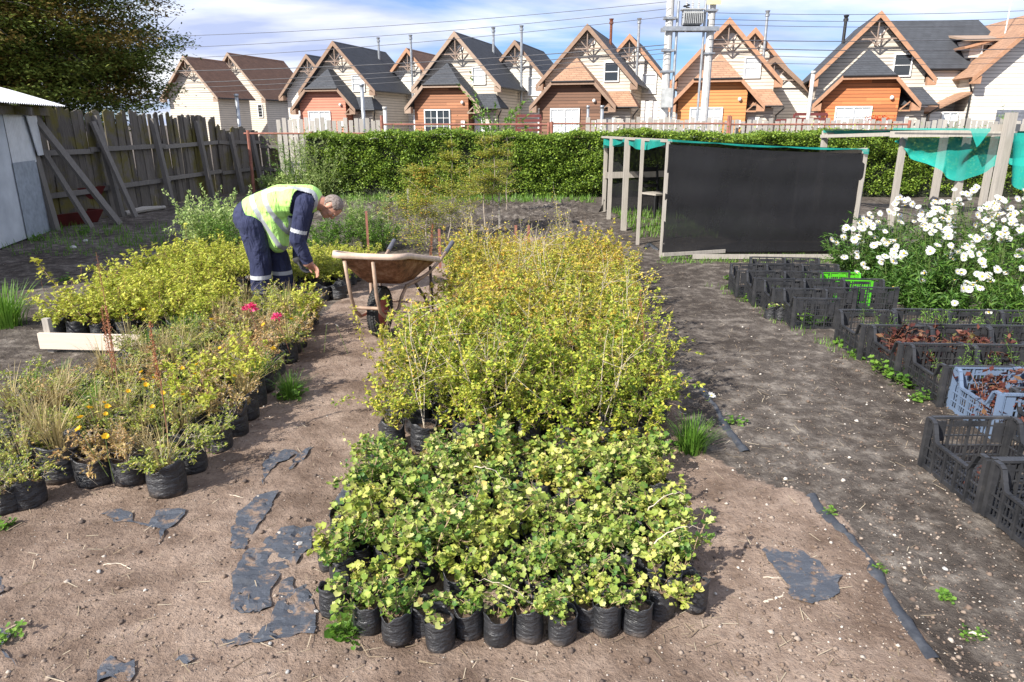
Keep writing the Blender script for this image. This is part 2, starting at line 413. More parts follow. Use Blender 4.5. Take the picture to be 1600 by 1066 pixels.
# small pale stones and dark crumbs lying in the soil
vo = b.n('ShaderNodeTexVoronoi', {'Vector': co, 'Scale': 55.}); sz = b.ramp(vo.outputs['Distance'], [(.10, 1.), (.20, 0.)])
wsel = b.n('ShaderNodeSeparateColor', {0: vo.outputs['Color']}); sel = b.ramp(wsel.outputs[0], [(.80, 0.), (.83, 1.)])
st = b.math('MULTIPLY', sz, sel); stc = b.ramp(wsel.outputs[1], [(.2, (.10, .085, .075)), (.5, (.34, .30, .26)), (1, (.66, .63, .58))])
c = b.mix(st, c, stc)
c = b.mix(b.ramp(n_fine, [(.3, .55), (.5, 0.)]), c, b.mix(1., c, (.5, .47, .44), 'MULTIPLY'))
hh = b.math('ADD', b.math('MULTIPLY', n_fine, .5), b.math('ADD', n_fib, b.math('MULTIPLY', st, .8)))
b.set(col=c, rough=.95, spec=.15).bump(hh, .022, 1.0)
me = npmesh('soil_ground', np.stack([Xg, Yg, Zg], -1).reshape(-1, 3), Q, b.m, smooth=True)
a_ = me.attributes.new('sand', 'FLOAT', 'POINT'); a_.data.foreach_set('value', sand.reshape(-1).astype(np.float32))
struct(link('ground', me))

# pebbles and crumbs (uncountable)
rng = np.random.default_rng(11)
ico = np.array([(1, 0, .1), (.3, .9, 0), (-.8, .6, .1), (-.8, -.6, 0), (.3, -.95, .1), (0.1, 0, .75), (0, 0, -.5)])
icf = np.array([(0, 1, 5), (1, 2, 5), (2, 3, 5), (3, 4, 5), (4, 0, 5), (1, 0, 6), (2, 1, 6), (3, 2, 6), (4, 3, 6), (0, 4, 6)])
def scatter_px(n, x0, x1, y0, y1):
    out = []
    while len(out) < n:
        px, py = rng.uniform(x0, x1), rng.uniform(y0, y1); v = G(px, py); out.append((v.x, v.y, gz(v.x, v.y)))
    return np.array(out)
P = np.concatenate([scatter_px(9500, -40, 1640, 560, 1090), scatter_px(5000, 1150, 1640, 480, 1090), scatter_px(2600, 900, 1500, 380, 900), scatter_px(1500, 0, 640, 330, 640)])
S = rng.exponential(.0022, len(P)) + .0014; S[rng.uniform(size=len(P)) < .008] += rng.uniform(.003, .009)
S = np.minimum(S, .016)
Vp, Fp = scat((ico, icf), P + np.array([0, 0, .0005]), rots(rng, len(P), 2.), S)
b = NB('pebble'); g = b.n('ShaderNodeNewGeometry').outputs['Random Per Island']
b.set(col=b.ramp(g, [(0, (.08, .06, .05)), (.55, (.19, .135, .10)), (.9, (.32, .26, .21)), (1, (.60, .56, .50))]), rough=.9)
struct(link('gravel', npmesh('gravel', Vp, Fp, b.m)), 'stuff')
P = np.concatenate([scatter_px(900, 0, 1500, 560, 1090), scatter_px(900, 950, 1500, 380, 700), scatter_px(1100, 560, 1000, 318, 372), scatter_px(500, 0, 300, 400, 700)])
P[:, 2] += .004
Vp, Fp = scat((np.array([(0, -.03, 0), (1, -.02, .02), (1, .02, .02), (0, .03, 0)]), np.array([(0, 1, 2), (0, 2, 3)])), P, rots(rng, len(P), 6.), rng.uniform(.015, .07, len(P)))
b = NB('straw'); g = b.n('ShaderNodeNewGeometry').outputs['Random Per Island']
b.set(col=b.ramp(g, [(0, (.12, .085, .055)), (.5, (.30, .23, .15)), (1, (.52, .44, .32))]), rough=.9)
struct(link('straw_litter', npmesh('straw_litter', Vp, Fp, b.m)), 'stuff')

# ---------------------------------------------------------------- exposed weed fabric
b = NB('woven_fabric'); n1 = b.noise(15, 8, .72); wv = b.n('ShaderNodeTexWave', {'Vector': b.coord(), 'Scale': 90., 'Distortion': .5}).outputs[0]
base = b.ramp(wv, [(0, (.07, .08, .10)), (1, (.13, .145, .175))])
c = b.mix(b.ramp(n1, [(.53, 0.), (.62, .95)]), base, (.31, .222, .165))
b.set(col=c, rough=.55, spec=.4).bump(b.math('ADD', n1, b.math('MULTIPLY', wv, .15)), .015); MT['fabric'] = b.m
patches = [
 ([(400, 778), (432, 772), (424, 800), (396, 835), (382, 866), (360, 862), (358, 838), (374, 805)], 'grey fabric strip showing through sand left of the bags, uppermost of the long tears'),
 ([(362, 905), (385, 868), (402, 862), (440, 832), (500, 828), (488, 862), (470, 880), (440, 905), (428, 930), (424, 960), (395, 962), (362, 955)], 'largest grey fabric tear in the sand, beside the left bags'),
 ([(440, 915), (458, 905), (462, 930), (478, 925), (492, 950), (492, 1003), (470, 1000), (440, 1006), (380, 1016), (352, 1020), (345, 1010), (380, 1000), (405, 1000), (424, 978), (436, 950)], 'grey fabric tear reaching down to a pale root, nearest the front left bag'),
 ([(158, 802), (185, 796), (207, 806), (209, 816), (235, 818), (245, 800), (268, 794), (292, 800), (280, 815), (262, 828), (246, 856), (250, 830), (232, 822), (200, 818), (176, 818)], 'butterfly shaped grey fabric tear in front of the single large bag'),
 ([(1190, 868), (1198, 862), (1218, 870), (1240, 862), (1262, 872), (1284, 884), (1290, 900), (1313, 905), (1303, 915), (1307, 932), (1268, 948), (1238, 938), (1228, 920), (1212, 900)], 'black fabric patch alone in the sand right of the front bed'),
 ([(160, 1052), (167, 1036), (182, 1032), (192, 1048), (216, 1042), (210, 1075), (150, 1080)], 'dark fabric patch at the bottom edge of the sand'),
 ([(408, 728), (425, 712), (455, 706), (462, 712), (430, 728), (418, 742), (410, 760), (412, 742)], 'thin fabric tear between the two beds, left prong'),
 ([(450, 738), (462, 712), (492, 698), (478, 715), (462, 730)], 'thin fabric tear between the two beds, right prong'),
 ([(-10, 905), (4, 900), (8, 925), (-5, 935)], 'tiny fabric scrap beyond the green leaf at left edge'),
 ([(-5, 985), (18, 988), (10, 1008), (22, 1035), (26, 1048), (14, 1030), (0, 1012)], 'narrow fabric tear with a green leaf at the left edge'),
 ([(280, 1034), (298, 1028), (302, 1040), (292, 1048), (290, 1062), (286, 1048)], 'small keyhole shaped fabric scrap near the bottom'),
 ([(528, 780), (545, 755), (556, 760), (540, 790), (520, 812)], 'fabric strip half hidden behind the left corner of the green bed')]
def tess(poly, step=.025, z=.006):
    pw = np.array([G(*p)[:2] for p in poly])
    # jagged outline
    out = []
    for i in range(len(pw)):
        a, b2 = pw[i], pw[(i + 1) % len(pw)]; m = max(1, int(np.linalg.norm(b2 - a) / .03))
        for j in range(m): out.append(a + (b2 - a) * j / m + rng.normal(size=2) * .0045)
    pw = np.array(out); pw = pw + np.stack([fnoise(pw[:, 0] * 9, pw[:, 1] * 9), fnoise(pw[:, 0] * 9 + 5, pw[:, 1] * 9)], 1) * .012; x0, y0 = pw.min(0); x1, y1 = pw.max(0)
    return pw
for poly, lab in patches:
    pw = tess(poly); import mathutils.geometry as mg
    tri = mg.tessellate_polygon([[Vector((p[0], p[1], 0)) for p in pw]])
    import bmesh
    bm = bmesh.new(); vs = [bm.verts.new((p[0], p[1], 0)) for p in pw]
    for t in tri:
        try: bm.faces.new([vs[i] for i in t])
        except ValueError: pass
    for _ in range(2): bmesh.ops.subdivide_edges(bm, edges=[e for e in bm.edges if e.calc_length() > .035], cuts=2, use_grid_fill=True)
    for v in bm.verts: v.co.z = gz(v.co.x, v.co.y) + .0055 + .004 * n2(v.co.x, v.co.y, 24)
    bmesh.ops.recalc_face_normals(bm, faces=bm.faces)
    me = bpy.data.meshes.new('fabric_patch'); bm.to_mesh(me); bm.free(); me.materials.append(MT['fabric'])
    tag(link('fabric_patch', me), lab, 'fabric patch', 'torn weed fabric showing through the sand')
b = NB('liner_plastic'); n1 = b.noise(12, 6, .7); b.set(col=b.ramp(n1, [(.35, (.028, .031, .038)), (.6, (.065, .07, .08)), (.75, (.16, .125, .10))]), rough=.5).bump(n1, .01); LINER = b.m
def liner(pts, label, wd=.030, hz=.013):
    P_ = [G(*p) for p in pts]; dense = []
    for a, b2 in zip(P_[:-1], P_[1:]):
        m = max(2, int((b2 - a).length / .03))
        dense += [a.lerp(b2, i / m) for i in range(m)]
    dense.append(P_[-1]); mb = MB(); rows = []
    for i, p in enumerate(dense):
        d = (dense[min(i + 1, len(dense) - 1)] - dense[max(i - 1, 0)]).normalized(); s = Vector((d.y, -d.x, 0)); w_ = wd * (.7 + .5 * math.sin(i * .37) * math.sin(i * .11)) + .01
        z = gz(p.x, p.y); h = hz * (.75 + .25 * math.sin(i * .21 + 1))
        rows.append([p + s * -.010 + Vector((0, 0, z - .01)), p + s * (-.004 + .004 * math.sin(i * .9)) + Vector((0, 0, z + h)), p + s * w_ * .5 + Vector((0, 0, z + h * .9)), p + s * w_ + Vector((0, 0, z + h * .25)), p + s * (w_ + .012) + Vector((0, 0, z - .012))])
    V = [v for r_ in rows for v in r_]; Fs = [(i * 5 + j, i * 5 + j + 1, (i + 1) * 5 + j + 1, (i + 1) * 5 + j) for i in range(len(rows) - 1) for j in range(4)]
    mb.add(V, Fs); tag(mb.build('ground_liner_edge', LINER, None, True), label, 'liner edge')
liner([(1272, 776), (1286, 800), (1330, 842), (1366, 882), (1390, 925), (1412, 962), (1436, 995), (1464, 1034)], 'black liner edge rolled up between pale sand and dark gravel path')
liner([(1096, 600), (1112, 625), (1130, 650), (1148, 680), (1168, 706)], 'short black liner edge beside the white daisies at the bush bed')
liner([(1006, 388), (1016, 380), (1030, 392)], 'scrap of black liner at the foot of the shade cage', .05, .02)

# ---------------------------------------------------------------- houses
SH_D = M_shingle('charcoal_shingle', (.055, .060, .070)); SH_B = M_shingle('brown_shingle', (.20, .105, .065)); SH_T = M_shingle('tan_shingle', (.37, .215, .135))
TR_T = M_plain('tan_trim', (.34, .245, .18), .7, var=.12); TR_O = M_plain('orange_trim', (.40, .215, .125), .7, var=.15); TR_B = M_plain('brown_trim', (.27, .175, .12), .7, var=.15)
TRUSS = M_plain('weathered_truss', (.26, .19, .15), .8)
CLAD = {'pink': M_siding('salmon_cladding', (.50, .20, .13), .19, .03, wood=False), 'redwood': M_siding('redwood_cladding', (.32, .135, .065), .18, .03, wood=True),
        'brown': M_siding('brown_cladding', (.17, .085, .05), .18, .03, wood=True), 'orange': M_siding('orange_cladding', (.58, .235, .075), .18, .03),
        'rust': M_siding('rust_cladding', (.50, .165, .055), .18, .03, wood=True)}
def window(root, x, y, z, w_, h, kind='curtain', cols=4, rows=3, fac=1):
    fr = MB(); t = .05
    for xx in ((x - w_ / 2, x + w_ / 2, x) if cols > 1 else (x - w_ / 2, x + w_ / 2)): fr.box(xx, y - .04, z, t * 1.4, .09, h + t)
    for zz in (z - h / 2, z + h / 2): fr.box(x, y - .042, zz, w_ + t, .088, t * 1.4)
    for i in range(1, cols):
        if abs(i - cols / 2) > .1: fr.box(x - w_ / 2 + w_ * i / cols, y - .03, z, .025, .05, h - .02)
    for j in range(1, rows): fr.box(x, y - .031, z - h / 2 + h * j / rows, w_ - .02, .05, .025 if rows > 2 else .05)
    f = fr.build('window', MT['white'], root)
    MB().box(x, y - .012, z, w_, .02, h).build('pane', MT[kind], f)
    return f
def flue(root, x, y, z0, z1, m='galv'):
    mb = MB(); mb.tube([(x, y, z0), (x, y, z1)], .09, 10); mb.tube([(x, y, z1 - .02), (x, y, z1 + .12), (x, y, z1 + .14), (x, y, z1 + .3)], [.14, .14, .09, .16], 10)
    mb.build('chimney', MT[m], root)
def gable_parts(root, hw, zp, ze, L, ov, roof, trim, wallm, truss=True, cx=0., y0=0.):
    s = (zp - ze) / hw; wi = hw - .42; zw = zp - s * wi - .16
    MB().prism([(cx - wi, 0), (cx + wi, 0), (cx + wi, zw), (cx, zp - .2), (cx - wi, zw)], y0, y0 + L).build('wall', wallm, root)
    mb = MB()
    for sg in (-1, 1):
        mb.slab([(cx, y0 - ov, zp), (cx + sg * hw, y0 - ov, ze), (cx + sg * hw, y0 + L + .35, ze), (cx, y0 + L + .35, zp)], .11)
    mb.build('roof', roof, root)
    mb = MB(); yb = y0 - ov
    for sg in (-1, 1):
        P_ = [(cx, zp + .02), (cx + sg * (hw + .03), ze - .02), (cx + sg * (hw + .03), ze - .30), (cx, zp - .32)]
        mb.prism(P_ if sg > 0 else P_[::-1], yb - .05, yb + .02)
        P_ = [(cx + sg * (hw + .02), ze - .29), (cx + sg * (hw + .02), ze - .36), (cx + sg * (hw - .42), ze - .36), (cx + sg * (hw - .42), ze + .05)]
        mb.prism(P_ if sg > 0 else P_[::-1], yb - .045, yb + .35)
    mb.build('barge_board', trim, root)
    if truss:
        mb = MB(); zc = zp - 1.35; xw = (zp - zc) / s - .15; y = yb + .12
        mb.beam((cx - xw, y, zc), (cx + xw, y, zc), .06, .07); mb.beam((cx, y, zc - .25), (cx, y, zp - .2), .06, .07)
        for sg in (-1, 1): mb.beam((cx, y + .01, zc), (cx + sg * xw * .52, y + .01, zc + .62), .05, .05); mb.beam((cx + sg * .35, y + .012, zc - .02), (cx, y + .012, zc - .32), .06, .06)
        mb.beam((cx, y, zc - .05), (cx, y + .5, zc - .3), .06, .06)
        mb.build('gable_truss', TRUSS, root)
        MB().lathe([(.001, -.03), (.20, -.03), (.20, .03), (.001, .03)], 12, (cx + .2, y0 - .03, zc + .42), Matrix.Rotation(R(90), 3, 'X')).build('vent_disc', MT['white'], root)
    mb = MB(); mb.tube([(cx + hw + .02, y0 - ov, ze - .05), (cx + hw + .02, y0 + L + .3, ze - .05)], .06, 6); mb.build('gutter', MT['dark'], root)
def porch(root, roofm, trim, clad, win, cx=-.45, win_dx=-.5, hw=2.6, ch=1.29, ze=2.75, cz=4.15, yf=-1.5, lamp=True):
    s = (cz - ze) / (hw - ch); za = cz + ch * s; y0 = yf - .42; yb = .9; ha = 1.15
    wl, wr = cx - hw + .5, cx + hw - .95; zl = cz - .12
    f = lambda x: min(cz, ze + s * (hw - abs(x - cx))) - .14
    MB().prism([(wl, 0), (wr, 0), (wr, f(wr)), (cx + ch, cz - .14), (cx - ch, cz - .14), (wl, f(wl))], yf, 0.0).build('porch_wall', clad, root)
    mb = MB()
    for sg in (-1, 1):
        q = [(cx + sg * hw, y0, ze), (cx + sg * ch, y0, cz), (cx, y0 + ha, za), (cx, yb, za), (cx + sg * hw, yb, ze)]
        mb.slab(q, .1)
    mb.slab([(cx - ch, y0, cz + .003), (cx + ch, y0, cz + .003), (cx, y0 + ha, za + .003)], .09)
    mb.build('porch_roof', roofm, root)
    mb = MB(); yb_ = y0
    for sg in (-1, 1):
        P_ = [(cx + sg * ch, cz + .02), (cx + sg * (hw + .03), ze), (cx + sg * (hw + .03), ze - .27), (cx + sg * ch, cz - .24)]
        mb.prism(P_ if sg > 0 else P_[::-1], yb_ - .05, yb_ + .01)
        P_ = [(cx + sg * (hw + .02), ze - .26), (cx + sg * (hw + .02), ze - .36), (cx + sg * (hw - .42), ze - .36), (cx + sg * (hw - .42), ze + .05)]
        mb.prism(P_ if sg > 0 else P_[::-1], yb_ - .045, yb_ + .35)
    mb.prism([(cx - ch, cz + .02), (cx - ch, cz - .20), (cx + ch, cz - .20), (cx + ch, cz + .02)], yb_ - .052, yb_ + .008)
    mb.build('porch_trim', trim, root)
    MB().tube([(cx - ch, y0 - .09, cz - .02), (cx + ch, y0 - .09, cz - .02)], .05, 6).build('gutter', MT['dark'], root)
    mb = MB(); xb = cx + hw - .35   # side bracket
    mb.beam((wr, yf - .2, ze - .35), (xb, yf - .2, ze - .35), .08, .08); mb.beam((wr + .05, yf - .2, ze - .3), (wr + .5, yf - .2, ze + .1), .06, .06)
    mb.build('bracket', trim, root)
    window(root, cx + win_dx, yf, 1.85, 1.75, 1.5, win)
    mb = MB(); mb.box(wr - .35, yf - .07, 1.75, .26, .12, .36); mb.box(wr - .35, yf - .14, 1.80, .15, .02, .14); mb.build('meter_box', MT['white'], root)
    if lamp: MB().ell((wr - .38, yf - .09, 3.05), .10, .10, .11).build('porch_lamp', MT['white'], root)
    # corner post strip
    MB().box(wl - .05, yf + .06, 1.15, .09, .14, 2.3).build('corner_strip', MT['white'], root)
    # entrance beside the porch
    ex0, ex1 = wr + .04, 2.78
    MB().box((ex0 + ex1) / 2, -.28, 1.3, ex1 - ex0, .56, 2.6).build('entrance_wall', MT['cream'], root)
    d = MB(); d.box(ex0 + .42, -.59, 1.05, .66, .05, 2.1); d.build('door', MT['white'], root)
    mb = MB(); mb.slab([(ex0 - .1, -1.15, 2.72), (3.25, -1.15, 2.72), (2.6, -.15, 3.62), (ex0 + .2, -.15, 3.62)], .09)
    mb.slab([(3.25, -1.15, 2.722), (3.25, .8, 2.722), (2.6, .2, 3.62), (2.6, -.15, 3.62)], .09); mb.build('entrance_roof', roofm, root)
    mb = MB(); mb.tube([(ex0, -1.2, 2.68), (3.3, -1.2, 2.68), (3.3, -1.15, 2.55), (2.95, -.6, 2.2), (2.93, -.6, 0)], .045, 6); mb.build('downpipe', MT['dark'], root)
    mb = MB(); mb.slab([(2.0, -.61, 1.5), (2.3, -.61, 1.5), (2.15, -.61, 1.8)], .03); mb.build('house_plaque', MT['white'], root)
def house(label, pk, yaw, roofm, trim, wallm='cream', zp=7.4, ze=4.05, hw=3.1, L=7.5, ov=.6, up=None, pc=None, fl=None, group=None):
    p = PZ(pk[0], pk[1], zp); cy, sy = math.cos(yaw), math.sin(yaw)
    o = Vector((p.x + sy * ov, p.y + cy * ov, 0))
    root = thing('house', label, 'house', o, -yaw, group)
    gable_parts(root, hw, zp, ze, L, ov, roofm, trim, MT[wallm])
    if up:
        for (x, z, w_, h, kd) in up: window(root, x, 0, z, w_, h, kd, 1, 2)
    if pc: porch(root, **pc)
    if fl:
        for a in fl: flue(root, *a)
    return root
Y1 = R(16.5)
HG = 'gabled houses in the row beyond the hedge'
house('gabled house with charcoal roof and salmon pink porch', (519.6, 64), Y1, SH_D, TR_B, up=[(1.55, 4.55, .95, 1.1, 'curtain')],
      pc=dict(roofm=SH_D, trim=TR_B, clad=CLAD['pink'], win='curtain'), fl=[(.7, 5.2, 6.4, 7.9)], group=HG)
house('gabled house with charcoal roof, redwood porch and dark twelve-pane window', (709.5, 49), Y1, SH_D, TR_T, up=[(1.45, 4.75, .85, 1.05, 'curtain')],
      pc=dict(roofm=SH_D, trim=TR_T, clad=CLAD['redwood'], win='glass'), fl=[(.7, 5.4, 6.4, 8.0)], group=HG)
house('gabled house with dark brown plank porch under a tan hip roof', (918, 37.4), Y1, SH_D, TR_B, up=[(1.45, 4.75, .85, 1.1, 'glass')],
      pc=dict(roofm=SH_T, trim=TR_B, clad=CLAD['brown'], win='curtain', cx=-.55), fl=[(.6, 4.5, 6.4, 8.0, 'rust')], group=HG)
house('gabled house with bright orange porch behind the transformer poles', (1140.7, 27.3), R(17.5), SH_T, TR_O, up=[(1.45, 4.8, .85, 1.1, 'curtain')],
      pc=dict(roofm=SH_T, trim=TR_O, clad=CLAD['orange'], win='curtain', cx=-.35), group=HG)
house('gabled house with rust orange porch, charcoal hip and red flowers by its fence', (1377.5, 17), R(16), SH_D, TR_O, up=[(1.5, 4.75, .85, 1.1, 'glass')],
      pc=dict(roofm=SH_D, trim=TR_O, clad=CLAD['rust'], win='curtain', cx=-.35), fl=[(-1.2, 3, 6.2, 7.4, 'dark')], group=HG)
BG = 'plain gabled houses of the second row'
for pk, rf, tr, lab, fx in (((478, 84.6), SH_D, TR_B, 'small pale gable with charcoal roof half hidden left of the pink porch house', None), ((635, 75), SH_B, TR_O, 'pale gable with brown roof between the pink and redwood porch houses', .45),
        ((804, 62.6), SH_D, TR_B, 'pale gable with charcoal roof and tall grey flue before the plank porch house', .55), ((984, 53), SH_D, TR_O, 'pale gable with flue left of the transformer poles', .6),
        ((1181, 43), SH_T, TR_O, 'pale gable with orange trim half hidden behind the orange porch house', .6)):
    house(lab, pk, Y1, rf, tr, 'cream2', hw=3.0, up=[(1.35, 4.3, .95, 1.2, 'curtain')], group=BG, fl=[(fx, -.75, 3.2, 8.0, 'galv')] if fx else None)
LG = 'brown roofed houses behind the left fence'
house('cream house with brown shingle roof beside the big tree', (286, 87), R(15), SH_B, TR_T, 'cream', L=4.6, hw=2.95, ze=3.95, zp=7.4, group=LG)
h_ = house('cream house with brown shingle roof, nearer the pink porch house', (355, 82), R(15), SH_B, TR_T, 'cream', L=9, hw=3.75, ze=4.1, zp=8.5, group=LG)
window(h_, 2.7, 0, 3.0, .5, 1.2, 'glass', 1, 4)
# small side houses seen in gaps
house('low white house with red brown gable in the gap beside the orange porch house', (1212, 88), R(10), SH_B, TR_B, 'cream2', zp=5.6, ze=3.2, hw=2.8, L=6)
# slate-roofed building
def slate():
    p = AT(1452, 32, 47); zr = p.z; root = thing('house', 'broad white house with long slate roof and a dormer, right of centre background', 'house', (p.x, 47, 0), -R(4))
    x0, x1 = -2.9, 2.9
    mb = MB(); mb.slab([(x0, 0, zr), (x1, 0, zr), (x1 + 1.4, -3.6, zr - 3.0), (x0 - .4, -3.6, zr - 3.0)], .12); mb.slab([(x0, 0, zr), (x1, 0, zr), (x1 + 1.4, 3.6, zr - 3), (x0 - .4, 3.6, zr - 3)], .12)
    mb.build('roof', SH_D, root)
    MB().prism([(x0, 0), (x1 + 1, 0), (x1 + 1, zr - 3.1), (x0, zr - 3.1)], -3.2, 3.2).build('wall', MT['cream2'], root)
    mb = MB(); mb.prism([(1.0, zr - 2.4), (3.2, zr - 2.4), (3.2, zr - 1.45), (1.0, zr - 1.45)], -3.3, -1.4); mb.build('dormer', MT['cream2'], root)
    mb = MB(); mb.slab([(.5, -3.8, zr - 1.45), (3.9, -3.8, zr - 1.45), (3.7, -1.2, zr - 1.0), (.7, -1.2, zr - 1.0)], .12); mb.build('dormer_roof', TR_T, root)
    window(root, 1.9, -3.3, zr - 1.95, .5, .5, 'glass', 1, 1)
slate()
def house6():
    zp = 7.6; yaw = R(8); p = PZ(1648, 12, zp)
    root = thing('house', 'pale house with tan shingle roof and dormer at the right edge', 'house', (p.x, p.y + .6, 0), -yaw)
    gable_parts(root, 3.3, zp, 4.2, 9.5, .6, SH_T, TR_O, MT['cream2'], False)
    mb = MB(); mb.prism([(-2.4, 4.9), (-1.0, 4.9), (-1.0, 6.0), (-2.4, 6.0)], 2.2, 5.6); mb.build('dormer', MT['cream2'], root)
    mb = MB(); mb.slab([(-3.1, 1.6, 5.95), (-3.1, 6.2, 5.95), (-.7, 6.2, 6.6), (-.7, 1.6, 6.6)], .14); mb.build('dormer_roof', TR_O, root)
    f = MB(); f.box(-2.42, 3.2, 5.4, .06, .7, .7); f = f.build('window', MT['white'], root); MB().box(-2.46, 3.2, 5.4, .03, .58, .58).build('pane', MT['glass'], f)
    mb = MB()
    for i in range(12): mb.box(-.2, -.05, .3 + i * .19, 2.6, .05, .175)
    mb.build('garage_door', M_plain('garage_grey', (.16, .17, .20), .6), root)
    mb = MB(); mb.tube([(-3.3, -.2, 4.1), (-2.95, .15, 3.5), (-2.95, .15, 0)], .05, 6); mb.build('downpipe', MT['dark'], root)
    mb = MB(); mb.box(-3.9, 1.6, 1.2, 1.9, 2.6, 2.4); mb.build('side_extension', MT['cream2'], root)
    mb = MB(); mb.slab([(-5.0, .1, 2.4), (-2.85, .1, 3.5), (-2.85, 3.1, 3.5), (-5.0, 3.1, 2.4)], .12); mb.build('extension_roof', SH_T, root)
    window(root, -3.8, .3, 1.9, .8, .9, 'curtain', 2, 2)
    MB().tube([(-.9, 2, 6.3), (-.9, 2, 8.7)], .035, 6).build('mast', MT['white'], root)
house6()
# low garden walls / garage between houses
def yard_wall(px0, px1, Y, h, lab, m='cream2'):
    a, b2 = AT(px0, 190, Y), AT(px1, 190, Y); r_ = thing('garden_wall', lab, 'garden wall', (a.x, Y, 0))
    MB().box((b2.x - a.x) / 2, 0, h / 2, b2.x - a.x, .2, h).build('wall', MT[m], r_)
    mb = MB()
    for i in range(5): mb.box((b2.x - a.x) * i / 4, -.02, h / 2, .18, .28, h + .1)
    mb.build('pier', MT['cream2'], r_)
yard_wall(1003, 1052, 44, 3.0, 'white wall panel between the plank and orange porch houses', 'white'); yard_wall(1212, 1275, 46, 3.1, 'white concrete wall beyond the orange porch house', 'white')
def slat_fence(px, Y, w_, h, lab):
    a = AT(px, 190, Y); mb = MB()
    for i in range(5): mb.box(0, 0, h - i * .22, w_, .04, .13)
    mb.box(-w_ / 2, .04, h / 2, .08, .08, h); mb.box(w_ / 2, .04, h / 2, .08, .08, h)
    tag(link('slat_fence', mb.mesh('slat_fence', M_plain('maroon_paint', (.16, .04, .035), .6)), None, (a.x, Y, 0)), lab, 'fence', 'maroon slat fences between houses')
slat_fence(826, 36, 1.2, 2.1, 'maroon slatted fence panel left of the plank porch house'); slat_fence(1266, 34, 1.5, 2.15, 'maroon slatted fence panel left of the rust orange porch house')
slat_fence(1236, 38, 1.5, 1.9, 'maroon slatted fence panel right of the orange porch house')

# ---------------------------------------------------------------- picket fences, pipe rails
def pickets(px0, px1, Y, zt, lab, col='picket'):
    a, b2 = AT(px0, 200, Y), AT(px1, 200, Y); r_ = thing('picket_fence', lab, 'fence', (a.x, Y, 0)); mb = MB(); x = 0; Lx = b2.x - a.x; rg = random.Random(px0)
    while x < Lx:
        h = zt + rg.uniform(-.05, .05); mb.box(x, rg.uniform(-.008, .008), h / 2, .105, .02, h, Matrix.Rotation(rg.uniform(-.015, .015), 3, 'Y')); x += .145
    mb.build('picket_panel', MT[col], r_)
    mb = MB(); mb.box(Lx / 2, .04, 1.45, Lx, .05, .07); mb.box(Lx / 2, .04, .5, Lx, .05, .07); mb.build('rail', MT[col], r_)
pickets(436, 592, 19.3, 1.83, 'pale picket fence section in front of the pink porch house'); pickets(918, 1062, 19.0, 1.84, 'pale picket fence section in front of the plank porch house')
pickets(1064, 1600, 19.0, 1.82, 'long pale picket fence section under the orange houses')
def pipe_rail(px0, px1, Y, z, lab, posts):
    a, b2 = AT(px0, 200, Y), AT(px1, 200, Y); r_ = thing('pipe_railing', lab, 'railing', (a.x, Y, 0)); Lx = b2.x - a.x
    MB().tube([(0, 0, z), (Lx, 0, z)], .023, 8).build('rail', MT['red_pipe'], r_)
    for t, hh_ in posts: MB().tube([(Lx * t, 0.0, 0), (Lx * t, 0, z + hh_)], .04, 8).build('post', MT['red_pipe'], r_)
pipe_rail(597, 860, 18.9, 1.70, 'red pipe railing above the hedge before the redwood porch', [(0, .22), (.99, .05)])
pipe_rail(862, 1138, 18.7, 1.72, 'red pipe railing above the hedge before the plank porch house', [(0, .05), (.999, .2)])
pipe_rail(1140, 1420, 18.7, 1.70, 'red pipe railing above the hedge under the orange houses', [(0, .2), (1, .1)])
pipe_rail(380, 596, 18.6, 1.48, 'rusty pipe railing over the dark slats at the left corner', [(.03, .08), (.49, .05), (.99, .05)])

